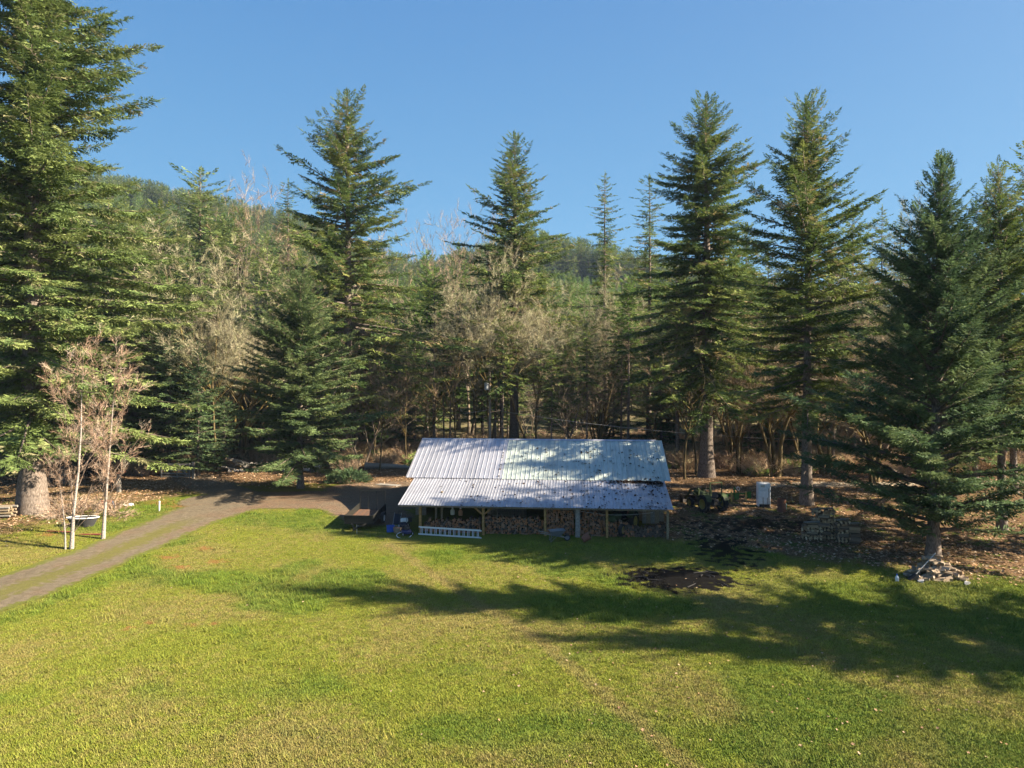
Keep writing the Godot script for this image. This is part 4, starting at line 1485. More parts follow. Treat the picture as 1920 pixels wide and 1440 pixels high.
func make_tractor(label: String, where: Vector3, turn: float, loader: bool) -> Node3D:
	# points along -z
	var t := thing("tractor", label, "tractor", where, turn)
	var green := tex_mat("tractor_green", lin(0.05, 0.078, 0.034), noise_tex("patina", 0.03, lin(0.55, 0.5, 0.4), lin(1, 1, 1), 256, 41), Vector3.ONE * 1.5, 0.55)
	var yellow := tex_mat("wheel_yellow", lin(0.33, 0.27, 0.07), noise_tex("patina", 0.03, Color.WHITE, Color.WHITE), Vector3.ONE * 1.5, 0.6)
	var rubber := mat("rubber", lin(0.028, 0.027, 0.025), 0.9)
	var iron := mat("dark_iron", lin(0.04, 0.038, 0.036), 0.7, 0.3)
	for g in [-1.0, 1.0]:
		wheel(t, "rear_wheel", Vector3(g * 0.70, 0.56, 0), 0.56, 0.32, rubber, yellow, 14)
		wheel(t, "front_wheel", Vector3(g * 0.62, 0.36, -1.75), 0.36, 0.22, rubber, yellow, 10)
		soup_part("fender", t, green, func(s: Soup):
			for k in 6:
				var a0 := PI * 0.12 + PI * 0.72 * k / 6
				var a1 := PI * 0.12 + PI * 0.72 * (k + 1) / 6
				s.beam(Vector3(g * 0.66, 0.56 + sin(a0) * 0.66, cos(a0) * 0.66), Vector3(g * 0.66, 0.56 + sin(a1) * 0.66, cos(a1) * 0.66), 0.36, 0.02, Vector3.RIGHT.cross(Vector3(0, cos(a0), -sin(a0)))))
	soup_part("chassis", t, iron, func(s: Soup):
		s.box(Vector3(0.34, 0.36, 2.1), Transform3D(Basis(), Vector3(0, 0.62, -0.8)), 0.04)
		s.box(Vector3(1.1, 0.22, 0.26), Transform3D(Basis(), Vector3(0, 0.56, 0)), 0.03)
		s.box(Vector3(1.0, 0.10, 0.12), Transform3D(Basis(), Vector3(0, 0.38, -1.75)), 0.02)
		s.box(Vector3(0.4, 0.42, 0.2), Transform3D(Basis(), Vector3(0, 0.66, 0.28)), 0.03))
	soup_part("hood", t, green, func(s: Soup):
		s.box(Vector3(0.56, 0.42, 1.25), Transform3D(Basis(), Vector3(0, 0.99, -1.42)), 0.09))
	soup_part("platform", t, green, func(s: Soup):
		s.box(Vector3(0.95, 0.05, 0.7), Transform3D(Basis(), Vector3(0, 0.66, -0.52)), 0.01))
	soup_part("seat", t, mat("black_vinyl", lin(0.03, 0.03, 0.032), 0.6), func(s: Soup):
		s.box(Vector3(0.46, 0.10, 0.42), Transform3D(Basis(), Vector3(0, 0.98, 0.0)), 0.03)
		s.box(Vector3(0.46, 0.36, 0.08), Transform3D(Basis.from_euler(Vector3(-0.2, 0, 0)), Vector3(0, 1.17, 0.22)), 0.03))
	soup_part("steering_wheel", t, iron, func(s: Soup):
		s.bar(Vector3(0, 0.9, -0.85), Vector3(0, 1.27, -0.62), 0.02)
		s.ring(Vector3(0, 1.28, -0.61), Vector3(0, 0.8, 0.6), 0.19, 0.016, 18, 5))
	soup_part("roll_bar", t, green, func(s: Soup):
		for g in [-1.0, 1.0]: s.beam(Vector3(g * 0.45, 0.6, 0.32), Vector3(g * 0.45, 2.0, 0.34), 0.06, 0.06, Vector3.FORWARD)
		s.beam(Vector3(-0.48, 2.0, 0.34), Vector3(0.48, 2.0, 0.34), 0.06, 0.06))
	soup_part("hitch", t, iron, func(s: Soup):
		for g in [-1.0, 1.0]: s.beam(Vector3(g * 0.2, 0.5, 0.25), Vector3(g * 0.34, 0.36, 0.85), 0.05, 0.06)
		s.bar(Vector3(0, 0.85, 0.3), Vector3(0, 0.6, 0.8), 0.025))
	soup_part("exhaust", t, iron, func(s: Soup):
		s.bar(Vector3(0.2, 1.15, -1.1), Vector3(0.2, 1.6, -1.1), 0.03, 8))
	if loader:
		for g in [-1.0, 1.0]:
			soup_part("loader_arm", t, green, func(s: Soup):
				s.beam(Vector3(g * 0.48, 0.6, -0.95), Vector3(g * 0.48, 1.42, -0.95), 0.08, 0.12, Vector3.FORWARD)
				s.beam(Vector3(g * 0.48, 1.42, -0.95), Vector3(g * 0.48, 1.25, -1.9), 0.07, 0.13)
				s.beam(Vector3(g * 0.48, 1.25, -1.9), Vector3(g * 0.48, 0.5, -2.55), 0.07, 0.13)
				s.bar(Vector3(g * 0.48, 0.9, -1.1), Vector3(g * 0.48, 1.15, -1.85), 0.03))
		soup_part("bucket", t, iron, func(s: Soup):
			for k in 6:
				var a0 := PI * 0.55 + PI * 0.9 * k / 6
				var a1 := PI * 0.55 + PI * 0.9 * (k + 1) / 6
				s.beam(Vector3(0, 0.42 + sin(a0) * 0.3, -2.75 - cos(a0) * -0.3), Vector3(0, 0.42 + sin(a1) * 0.3, -2.75 - cos(a1) * -0.3), 1.35, 0.02, Vector3(1, 0, 0).cross(Vector3(0, cos(a0), -sin(a0))))
			for g in [-1.0, 1.0]: s.box(Vector3(0.02, 0.45, 0.42), Transform3D(Basis(), Vector3(g * 0.67, 0.42, -2.8))))
	return t

func make_trailer() -> void:
	var a := at(-9.25, 41.0)
	var b := at(-9.0, 44.4)
	var t := thing("utility_trailer", "black open utility trailer with plank bed and mesh tailgate", "trailer", (a + b) * 0.5)
	t.look_at_from_position((a + b) * 0.5, b, Vector3.UP)
	# bed points along -z (away), tongue along +z
	var black := tex_mat("black_paint", lin(0.024, 0.025, 0.024), noise_tex("patina", 0.03, Color.WHITE, Color.WHITE), Vector3.ONE * 2.0, 0.5)
	var W := 1.72
	var L := 3.0
	for k in 8:
		part("bed_plank", box_mesh(Vector3(W / 8.0 - 0.012, 0.035, L - 0.06)), tex_mat("plank_brown_%d" % (k % 2), [lin(0.16, 0.09, 0.058), lin(0.13, 0.082, 0.06)][k % 2], noise_tex("woodgrain", 0.035, Color.WHITE, Color.WHITE), Vector3(3, 3, 0.5), 0.9), t, Transform3D(Basis(), Vector3(-W / 2 + (k + 0.5) * W / 8.0, 0.5, 0)))
	for g in [-1.0, 1.0]:
		soup_part("side_panel", t, black, func(s: Soup):
			s.box(Vector3(0.025, 0.34, L), Transform3D(Basis(), Vector3(g * W / 2, 0.70, 0)))
			s.beam(Vector3(g * W / 2, 0.90, -L / 2), Vector3(g * W / 2, 0.90, L / 2), 0.05, 0.05)
			s.beam(Vector3(g * W / 2, 0.46, -L / 2), Vector3(g * W / 2, 0.46, L / 2), 0.06, 0.09)
			for k in 4: s.box(Vector3(0.04, 0.42, 0.05), Transform3D(Basis(), Vector3(g * (W / 2 + 0.02), 0.68, -L / 2 + 0.05 + k * (L - 0.1) / 3.0))))
		wheel(t, "wheel", Vector3(g * (W / 2 + 0.16), 0.31, -0.25), 0.31, 0.19, mat("rubber", Color.BLACK), mat("rim_white", lin(0.5, 0.5, 0.5), 0.5))
		soup_part("fender", t, black, func(s: Soup):
			for k in 6:
				var a0 := PI * k / 6
				var a1 := PI * (k + 1) / 6
				s.beam(Vector3(g * (W / 2 + 0.16), 0.31 + sin(a0) * 0.38, -0.25 + cos(a0) * 0.38), Vector3(g * (W / 2 + 0.16), 0.31 + sin(a1) * 0.38, -0.25 + cos(a1) * 0.38), 0.25, 0.012, Vector3.RIGHT.cross(Vector3(0, cos(a0), -sin(a0)))))
	soup_part("front_panel", t, black, func(s: Soup):
		s.box(Vector3(W, 0.42, 0.03), Transform3D(Basis(), Vector3(0, 0.69, L / 2)))
		s.beam(Vector3(-W / 2, 0.90, L / 2), Vector3(W / 2, 0.90, L / 2), 0.05, 0.05)
		s.box(Vector3(W, 0.10, 0.07), Transform3D(Basis(), Vector3(0, 0.45, L / 2))))
	soup_part("plywood_sheet", t, mat("plywood", lin(0.38, 0.17, 0.085), 0.8), func(s: Soup):
		s.box(Vector3(0.5, 0.02, 0.62), Transform3D(Basis.from_euler(Vector3(0, 0.08, 0)), Vector3(-0.42, 0.535, 0.55))))
	var gate := soup_part("tailgate", t, black, func(s: Soup):
		for g in [-1.0, 1.0]: s.beam(Vector3(g * (W / 2 - 0.05), 0.5, -L / 2), Vector3(g * (W / 2 - 0.05), 1.72, -L / 2 - 0.06), 0.04, 0.04, Vector3.FORWARD)
		for k in 2: s.beam(Vector3(-W / 6 + k * W / 3, 0.5, -L / 2), Vector3(-W / 6 + k * W / 3, 1.72, -L / 2 - 0.06), 0.035, 0.035, Vector3.FORWARD)
		for y in [0.52, 1.72]: s.beam(Vector3(-W / 2 + 0.05, y, -L / 2 - 0.03), Vector3(W / 2 - 0.05, y, -L / 2 - 0.03), 0.04, 0.04))
	soup_part("mesh", gate, black, func(s: Soup):
		for k in 30: s.bar(Vector3(-W / 2 + 0.06 + k * (W - 0.12) / 29.0, 0.54, -L / 2 - 0.02), Vector3(-W / 2 + 0.06 + k * (W - 0.12) / 29.0, 1.70, -L / 2 - 0.05), 0.0022, 3)
		for k in 14: s.bar(Vector3(-W / 2 + 0.06, 0.56 + k * 0.085, -L / 2 - 0.035), Vector3(W / 2 - 0.06, 0.56 + k * 0.085, -L / 2 - 0.035), 0.0022, 3))
	soup_part("tongue", t, black, func(s: Soup):
		for g in [-1.0, 1.0]: s.beam(Vector3(g * 0.45, 0.42, L / 2), Vector3(0, 0.36, L / 2 + 0.85), 0.06, 0.08)
		s.box(Vector3(0.1, 0.09, 0.28), Transform3D(Basis(), Vector3(0, 0.36, L / 2 + 0.95)), 0.02))
	soup_part("jack", t, mat("zinc_steel", lin(0.5, 0.5, 0.5), 0.4, 0.7), func(s: Soup):
		s.bar(Vector3(0.08, -0.02, L / 2 + 0.7), Vector3(0.08, 0.55, L / 2 + 0.7), 0.03, 8)
		s.bar(Vector3(0.08, 0.5, L / 2 + 0.7), Vector3(0.22, 0.5, L / 2 + 0.7), 0.012, 5)
		s.lathe(PackedVector2Array([Vector2(0, -0.04), Vector2(0.1, -0.04), Vector2(0.1, -0.01), Vector2(0, 0.0)]), Transform3D(Basis(), Vector3(0.08, 0, L / 2 + 0.7)), 12))
	soup_part("axle", t, black, func(s: Soup): s.bar(Vector3(-W / 2 - 0.1, 0.31, -0.25), Vector3(W / 2 + 0.1, 0.31, -0.25), 0.035, 8))

func make_ladder() -> void:
	var p0 := at(-5.5, 40.35)
	var p1 := at(-1.75, 39.62)
	var t := thing("ladder", "aluminium extension ladder lying on its side against the firewood", "ladder", p0)
	var alu := mat("aluminium", lin(0.62, 0.64, 0.67), 0.42, 0.35)
	var dir := (p1 - p0)
	var L := dir.length()
	dir /= L
	var back := Vector3(0, 0, -1)
	var up := (Vector3.UP + back * 0.42).normalized()
	for k in 2:
		var sec := thing_part("section", t)
		var off: Vector3 = (dir * (0.075 * k - 0.04)) + up * (0.03 - 0.045 * k) + (back * 0.085 * k) + Vector3.UP * 0.035
		for g in 2:
			soup_part("rail", sec, alu, func(s: Soup):
				s.beam(off + up * 0.42 * g, off + up * 0.42 * g + dir * (L - 0.06), 0.03, 0.075, back.cross(dir)))
		for n in 13:
			soup_part("rung", sec, alu, func(s: Soup):
				var q := off + dir * (0.16 + n * 0.285)
				s.bar(q, q + up * 0.42, 0.016, 6))

func make_wheelbarrow() -> void:
	var t := thing("wheelbarrow", "grey steel wheelbarrow parked before the tall firewood stack", "wheelbarrow", at(2.5, 38.95), deg_to_rad(8))
	# handles to -x, wheel to +x
	var steel := mat("barrow_grey", lin(0.15, 0.16, 0.17), 0.5, 0.3)
	var wood := wood_grey
	soup_part("tray", t, steel, func(s: Soup):
		var top := [Vector3(-0.38, 0.62, -0.33), Vector3(0.52, 0.66, -0.30), Vector3(0.52, 0.66, 0.30), Vector3(-0.38, 0.62, 0.33)]
		var bot := [Vector3(-0.22, 0.36, -0.22), Vector3(0.22, 0.30, -0.18), Vector3(0.22, 0.30, 0.18), Vector3(-0.22, 0.36, 0.22)]
		for k in 4:
			var j := (k + 1) % 4
			var n: Vector3 = (top[j] - top[k]).cross(bot[k] - top[k]).normalized()
			if n.dot((top[k] + top[j]) * 0.5 - Vector3(0, 0.5, 0)) < 0: n = -n
			s.quad(top[k], top[j], bot[j], bot[k], n)
			s.bar(top[k], top[j], 0.014, 6)
		s.quad(bot[0], bot[1], bot[2], bot[3], Vector3.DOWN))
	for g in [-1.0, 1.0]:
		soup_part("handle", t, wood, func(s: Soup): s.beam(Vector3(-0.95, 0.56, g * 0.30), Vector3(0.62, 0.20, g * 0.10), 0.04, 0.045))
		soup_part("leg", t, steel, func(s: Soup):
			s.bar(Vector3(-0.3, 0.42, g * 0.24), Vector3(-0.34, 0.0, g * 0.24), 0.014, 6)
			s.bar(Vector3(0.05, 0.34, g * 0.2), Vector3(-0.34, 0.01, g * 0.24), 0.012, 6))
	wheel(t, "wheel", Vector3(0.66, 0.19, 0), 0.19, 0.08, mat("rubber", Color.BLACK), steel, 0, Vector3.BACK)
	var u := thing("bucket", "rusty bucket tipped over at the foot of the grey post", "bucket", at(4.1, 38.5), 0.3)
	var rust := tex_mat("rust", lin(0.22, 0.10, 0.07), noise_tex("patina", 0.03, Color.WHITE, Color.WHITE), Vector3.ONE * 3.0, 0.85)
	var xf := Transform3D(Basis.from_euler(Vector3(0, 0, -1.05)), Vector3(-0.12, 0.2, 0))
	soup_part("pail", u, rust, func(s: Soup): s.lathe(PackedVector2Array([Vector2(0, 0), Vector2(0.17, 0), Vector2(0.23, 0.42), Vector2(0.22, 0.42), Vector2(0.16, 0.02), Vector2(0, 0.02)]), xf, 18))
	soup_part("bail", u, mat("dull_steel", Color.GRAY), func(s: Soup): s.ring(xf * Vector3(0, 0.42, 0), xf.basis * Vector3(0.2, 0.3, 1), 0.24, 0.006, 16, 4, 0.0, PI))

func make_clutter() -> void:
	var r := RandomNumberGenerator.new()
	r.seed = 2323
	var white := mat("white_plastic", lin(0.72, 0.73, 0.74), 0.5)
	var rubber := mat("rubber", Color.BLACK)
	# blue crate
	var t := thing("plastic_crate", "bright blue plastic crate beside the brown planter", "crate", at(-7.3, 41.0), 0.2)
	soup_part("body", t, mat("blue_plastic", lin(0.02, 0.07, 0.32), 0.45), func(s: Soup):
		for g in [-1.0, 1.0]:
			s.box(Vector3(0.44, 0.34, 0.02), Transform3D(Basis(), Vector3(0, 0.18, g * 0.17)))
			s.box(Vector3(0.02, 0.34, 0.32), Transform3D(Basis(), Vector3(g * 0.21, 0.18, 0)))
		s.box(Vector3(0.42, 0.02, 0.32), Transform3D(Basis(), Vector3(0, 0.02, 0))))
	soup_part("rim", t, mat("blue_plastic", Color.BLUE), func(s: Soup):
		for g in [-1.0, 1.0]:
			s.box(Vector3(0.48, 0.035, 0.03), Transform3D(Basis(), Vector3(0, 0.362, g * 0.19)))
			s.box(Vector3(0.03, 0.034, 0.36), Transform3D(Basis(), Vector3(g * 0.225, 0.362, 0))))
	# planter
	t = thing("planter_tub", "round brown half barrel planter beside the blue crate", "planter", at(-6.85, 40.75))
	soup_part("staves", t, wood_dark, func(s: Soup): s.lathe(PackedVector2Array([Vector2(0, 0), Vector2(0.19, 0), Vector2(0.25, 0.34), Vector2(0.225, 0.34), Vector2(0.22, 0.30)]), Transform3D(), 20))
	soup_part("soil", t, mat("potting_soil", lin(0.16, 0.10, 0.075), 0.95), func(s: Soup): s.lathe(PackedVector2Array([Vector2(0.222, 0.30), Vector2(0.1, 0.325), Vector2(0, 0.33)]), Transform3D(), 20))
	# push mower, dark navy
	t = thing("lawn_mower", "navy blue push mower standing in front of the golden corner post", "mower", at(-6.25, 40.45), deg_to_rad(25))
	var navy := mat("navy_paint", lin(0.018, 0.028, 0.085), 0.4)
	soup_part("deck", t, navy, func(s: Soup): s.lathe(PackedVector2Array([Vector2(0.30, 0.10), Vector2(0.31, 0.20), Vector2(0.26, 0.28), Vector2(0.12, 0.30), Vector2(0, 0.30)]), Transform3D(Basis.from_scale(Vector3(1.0, 1, 1.25)), Vector3.ZERO), 20))
	soup_part("engine", t, mat("black_vinyl", Color.BLACK), func(s: Soup):
		s.box(Vector3(0.30, 0.18, 0.30), Transform3D(Basis(), Vector3(0, 0.39, 0)), 0.03)
		s.lathe(PackedVector2Array([Vector2(0.12, 0.48), Vector2(0.11, 0.54), Vector2(0, 0.55)]), Transform3D(), 14))
	soup_part("handle", t, mat("dark_iron", Color.BLACK), func(s: Soup):
		for g in [-1.0, 1.0]: s.bar(Vector3(g * 0.22, 0.22, -0.35), Vector3(g * 0.22, 0.98, -0.95), 0.014, 6)
		s.bar(Vector3(-0.22, 0.98, -0.95), Vector3(0.22, 0.98, -0.95), 0.014, 6))
	for g in [-1.0, 1.0]:
		for z in [-0.34, 0.34]: wheel(t, "wheel", Vector3(g * 0.29, 0.10, z), 0.10, 0.05, rubber, white)
	soup_part("grass_bag", t, mat("navy_cloth", lin(0.022, 0.026, 0.04), 0.95), func(s: Soup): s.box(Vector3(0.42, 0.32, 0.42), Transform3D(Basis.from_euler(Vector3(0.3, 0, 0)), Vector3(0, 0.42, -0.62)), 0.07))
	# sprayer tank on a crate behind it
	t = thing("sprayer", "black cart sprayer with a white tank behind the mower", "sprayer", at(-6.6, 41.7), 0.5)
	soup_part("tank", t, white, func(s: Soup): s.lathe(PackedVector2Array([Vector2(0, -0.2), Vector2(0.12, -0.2), Vector2(0.15, -0.15), Vector2(0.15, 0.15), Vector2(0.12, 0.2), Vector2(0, 0.2)]), Transform3D(Basis.from_euler(Vector3(0, 0, PI / 2)), Vector3(0, 0.52, 0.05)), 16))
	soup_part("cart", t, mat("dark_iron", Color.BLACK), func(s: Soup):
		s.box(Vector3(0.5, 0.04, 0.42), Transform3D(Basis(), Vector3(0, 0.33, 0)), 0.01)
		s.box(Vector3(0.34, 0.30, 0.3), Transform3D(Basis(), Vector3(0.36, 0.5, -0.12)), 0.04)
		for g in [-1.0, 1.0]: s.bar(Vector3(g * 0.2, 0.33, -0.2), Vector3(g * 0.2, 1.0, -0.42), 0.014, 6)
		s.bar(Vector3(-0.2, 1.0, -0.42), Vector3(0.2, 1.0, -0.42), 0.014, 6))
	for g in [-1.0, 1.0]: wheel(t, "wheel", Vector3(g * 0.29, 0.18, 0), 0.18, 0.07, rubber, white)
	t = thing("folding_chair", "black folded camp chair leaning beside the cart sprayer", "chair", at(-7.05, 41.9), -0.3)
	soup_part("fabric", t, mat("navy_cloth", Color.BLACK), func(s: Soup): s.box(Vector3(0.42, 0.62, 0.05), Transform3D(Basis.from_euler(Vector3(-0.35, 0, 0)), Vector3(0, 0.52, 0)), 0.015))
	soup_part("frame", t, mat("dull_steel", Color.GRAY), func(s: Soup):
		for g in [-1.0, 1.0]: s.bar(Vector3(g * 0.23, 0.0, 0.2), Vector3(g * 0.23, 0.9, -0.13), 0.012, 6)
		s.bar(Vector3(-0.23, 0.16, 0.14), Vector3(0.23, 0.16, 0.14), 0.012, 6))
	var hose := thing("garden_hose", "loop of pale grey hose on the grass before the mower", "hose", at(-6.35, 40.0))
	soup_part("loop", hose, mat("hose_grey", lin(0.55, 0.58, 0.6), 0.6), func(s: Soup): s.ring(Vector3(0, 0.06, -0.1), Vector3(0.05, 1, 0.25), 0.42, 0.022, 28, 6, 0.2, TAU - 1.5))
	# jugs standing on the rack inside the lean-to
	for q in [[-5.05, 1.02, "white plastic jug hanging inside the lean-to", lin(0.52, 0.50, 0.40), "white_jug"], [-4.55, 0.98, "orange tan jug hanging inside the lean-to", lin(0.40, 0.20, 0.10), "tan_jug"]]:
		var j := thing("jug", q[2], "jug", BARN * Vector3(q[0], q[1] - 0.12, -1.7))
		soup_part("bottle", j, mat(q[4], q[3], 0.5), func(s: Soup): s.lathe(PackedVector2Array([Vector2(0, 0), Vector2(0.12, 0), Vector2(0.13, 0.04), Vector2(0.13, 0.26), Vector2(0.05, 0.36), Vector2(0.045, 0.42), Vector2(0, 0.42)]), Transform3D(), 14))
		soup_part("cap", j, mat("white_plastic", Color.WHITE), func(s: Soup): s.lathe(PackedVector2Array([Vector2(0.05, 0.42), Vector2(0.05, 0.46), Vector2(0, 0.46)]), Transform3D(), 10))
		soup_part("hook", j, mat("dark_iron", Color.BLACK), func(s: Soup): s.bar(Vector3(0, 0.46, 0), Vector3(0, 1.2, 0), 0.004, 4))
	var w := thing("clothes_line", "thin sagging line strung under the lean-to roof", "line", BARN * Vector3(2.8, 1.45, -0.6), deg_to_rad(-5.5))
	soup_part("cord", w, mat("hose_grey", Color.GRAY), func(s: Soup):
		var pts := PackedVector3Array()
		var rad := PackedFloat32Array()
		for k in 13:
			var f := k / 12.0
			pts.append(Vector3(f * 4.2, -0.18 * sin(f * PI), 0))
			rad.append(0.008)
		s.tube(pts, rad, 4))

	# refrigerator
	t = thing("refrigerator", "old white refrigerator standing outdoors on the leaves", "refrigerator", at(17.35, 47.1), deg_to_rad(-8))
	var enamel := tex_mat("enamel", lin(0.74, 0.76, 0.78), noise_tex("grime", 0.03, lin(0.86, 0.85, 0.82), lin(1, 1, 1), 256, 91), Vector3.ONE * 0.7, 0.35)
	soup_part("cabinet", t, enamel, func(s: Soup): s.box(Vector3(0.82, 1.62, 0.62), Transform3D(Basis(), Vector3(0, 0.83, -0.05)), 0.02))
	soup_part("freezer_door", t, enamel, func(s: Soup): s.box(Vector3(0.80, 0.46, 0.06), Transform3D(Basis(), Vector3(0, 1.38, 0.29)), 0.02))
	soup_part("fridge_door", t, enamel, func(s: Soup): s.box(Vector3(0.80, 0.94, 0.06), Transform3D(Basis(), Vector3(0, 0.665, 0.29)), 0.02))
	soup_part("kick_grille", t, mat("black_vinyl", Color.BLACK), func(s: Soup): s.box(Vector3(0.66, 0.17, 0.05), Transform3D(Basis(), Vector3(0, 0.105, 0.285)), 0.005))
	soup_part("sticker", t, mat("sticker", lin(0.42, 0.42, 0.36), 0.7), func(s: Soup): s.box(Vector3(0.28, 0.16, 0.004), Transform3D(Basis(), Vector3(-0.12, 1.44, 0.323))))
	for k in 3:
		var q: Array = [[-0.12, 0.68, "short handled spade"], [0.16, 0.66, "garden fork"], [0.26, 1.3, "long handled shovel"]][k]
		var tool := thing("garden_tool", "%s leaning on the front of the white refrigerator" % q[2], "tool", t.transform * Vector3(q[0], 0, 0.42), deg_to_rad(-8), "tools on the refrigerator")
		soup_part("shaft", tool, mat("dark_iron", Color.BLACK), func(s: Soup): s.bar(Vector3(0, 0.12, 0.06), Vector3(0.02, q[1], -0.085), 0.018, 6))
		soup_part("blade", tool, mat("dark_iron", Color.BLACK), func(s: Soup): s.box(Vector3(0.15, 0.24, 0.015), Transform3D(Basis.from_euler(Vector3(-0.2, 0, 0)), Vector3(0, 0.1, 0.08)), 0.006))
	# rust barrel and teal can
	t = thing("oil_drum", "rusty oil drum standing by the slender fir", "barrel", at(18.05, 45.7))
	var rust := tex_mat("rust", lin(0.22, 0.10, 0.07), noise_tex("patina", 0.03, Color.WHITE, Color.WHITE), Vector3.ONE * 3.0, 0.85)
	soup_part("body", t, rust, func(s: Soup): s.lathe(PackedVector2Array([Vector2(0, 0), Vector2(0.28, 0), Vector2(0.285, 0.02), Vector2(0.275, 0.05), Vector2(0.275, 0.27), Vector2(0.29, 0.29), Vector2(0.275, 0.31), Vector2(0.275, 0.56), Vector2(0.29, 0.58), Vector2(0.275, 0.60), Vector2(0.275, 0.83), Vector2(0.285, 0.86), Vector2(0.265, 0.86), Vector2(0.26, 0.1), Vector2(0, 0.1)]), Transform3D(), 20))
	t = thing("gas_can", "pale teal can beside the rusty oil drum", "can", at(18.5, 46.3))
	soup_part("body", t, mat("teal", lin(0.20, 0.42, 0.42), 0.5), func(s: Soup): s.box(Vector3(0.2, 0.4, 0.2), Transform3D(Basis(), Vector3(0, 0.2, 0)), 0.03))
	soup_part("spout", t, mat("white_plastic", Color.WHITE), func(s: Soup): s.bar(Vector3(0.04, 0.4, 0), Vector3(0.08, 0.5, 0), 0.02, 8))

	# green implement beside the tractor
	t = thing("farm_implement", "green and yellow three point implement standing by the tractor", "implement", at(16.1, 48.6), deg_to_rad(10))
	var green := mat("implement_green", lin(0.03, 0.13, 0.03), 0.55)
	var yel := mat("implement_yellow", lin(0.45, 0.33, 0.10), 0.6)
	soup_part("frame", t, green, func(s: Soup):
		s.beam(Vector3(-0.9, 0.55, 0), Vector3(0.85, 0.55, 0), 0.10, 0.10)
		s.beam(Vector3(-0.35, 0.3, 0.1), Vector3(-0.35, 1.05, 0.1), 0.09, 0.09, Vector3.FORWARD)
		s.beam(Vector3(-0.35, 1.05, 0.1), Vector3(0.1, 0.62, -0.1), 0.06, 0.06))
	soup_part("plate", t, green, func(s: Soup):
		s.box(Vector3(0.3, 0.5, 0.05), Transform3D(Basis(), Vector3(0.82, 0.45, 0.06)), 0.01))
	soup_part("plate", t, green, func(s: Soup):
		s.box(Vector3(0.42, 0.48, 0.06), Transform3D(Basis.from_euler(Vector3(0, 0.3, 0)), Vector3(-0.15, 0.38, 0.08)), 0.01))
	soup_part("mouldboard", t, green, func(s: Soup):
		s.box(Vector3(0.4, 0.55, 0.06), Transform3D(Basis.from_euler(Vector3(0, 0.5, 0.1)), Vector3(-1.0, 0.28, 0.2)), 0.01))
	for x in [-0.55, 0.55]:
		soup_part("stand", t, yel, func(s: Soup): s.beam(Vector3(x, 0.0, 0.08), Vector3(x, 0.7, 0.08), 0.09, 0.07, Vector3.FORWARD))
	soup_part("coupler", t, mat("zinc_steel", Color.GRAY), func(s: Soup): s.ring(Vector3(-0.05, 0.92, 0.1), Vector3(0.3, 0.2, 1), 0.13, 0.03, 16, 6))

	# farm gate with its post
	t = thing("farm_gate", "grey wooden five bar gate across the track under the firs", "gate", at(-30.9, 60.0), deg_to_rad(-4))
	for k in 5:
		part("rail", box_mesh(Vector3(2.75, 0.11, 0.035)), wood_grey, t, Transform3D(Basis(), Vector3(1.4, 0.22 + k * 0.265, 0)))
	for x in [0.1, 1.55, 2.68]:
		part("upright", box_mesh(Vector3(0.10, 1.3, 0.04)), wood_grey, t, Transform3D(Basis(), Vector3(x, 0.74, 0.04)))
	part("brace", beam_mesh(Vector3(1.68, 1.33, 0.082), Vector3(2.55, 0.22, 0.082), 0.04, 0.09), wood_grey, t)
	var gp := thing("gate_post", "thick weathered grey gate post", "post", at(-28.05, 60.1))
	part("shaft", box_mesh(Vector3(0.22, 1.75, 0.22), 0.02), wood_grey, gp, Transform3D(Basis(), Vector3(0, 0.6, 0)))
	soup_part("hinge", gp, mat("dark_iron", Color.BLACK), func(s: Soup): s.box(Vector3(0.24, 0.05, 0.24), Transform3D(Basis(), Vector3(0, 1.1, 0)), 0.01))

	var fp := thing("fence_post", "weathered grey post standing beyond the bicycle", "post", at(-30.4, 52.8))
	part("shaft", box_mesh(Vector3(0.28, 1.7, 0.24), 0.03), wood_grey, fp, Transform3D(Basis(), Vector3(0, 0.62, 0)))
	part("cap_board", box_mesh(Vector3(0.9, 0.07, 0.5), 0.01), tex_mat("rust", lin(0.22, 0.10, 0.07), noise_tex("patina", 0.03, Color.WHITE, Color.WHITE), Vector3.ONE * 3.0, 0.85), fp, Transform3D(Basis.from_euler(Vector3(0.1, 0.3, 0.12)), Vector3(0, 1.5, 0)))
	# marker post
	t = thing("marker_post", "thin white marker stake in the grass beside the driveway", "stake", at(-23.1, 44.7))
	soup_part("stake", t, white, func(s: Soup): s.bar(Vector3(0, -0.1, 0), Vector3(0.01, 0.64, 0), 0.045, 10))
	soup_part("cap", t, white, func(s: Soup): s.lathe(PackedVector2Array([Vector2(0.055, 0.62), Vector2(0.055, 0.67), Vector2(0, 0.68)]), Transform3D(Basis(), Vector3(0.01, 0, 0)), 10))
	t = thing("plastic_scrap", "white plastic scrap lying on the grass past the bicycle", "scrap", at(-26.2, 46.9), 0.4)
	soup_part("shell", t, white, func(s: Soup): s.lathe(PackedVector2Array([Vector2(0.2, 0.0), Vector2(0.17, 0.10), Vector2(0.08, 0.15), Vector2(0, 0.16)]), Transform3D(Basis.from_scale(Vector3(1.0, 1, 0.7)), Vector3(0, 0.01, 0)), 16))
	soup_part("tab", t, white, func(s: Soup): s.box(Vector3(0.24, 0.02, 0.1), Transform3D(Basis.from_euler(Vector3(0, 0, -0.1)), Vector3(-0.26, 0.03, 0)), 0.006))

	# tub with white rim
	t = thing("stock_tub", "dark oval tub with a white rim behind the birches", "tub", at(-25.4, 40.4), 0.1)
	var oval := Transform3D(Basis.from_scale(Vector3(1.0, 1, 0.5)), Vector3.ZERO)
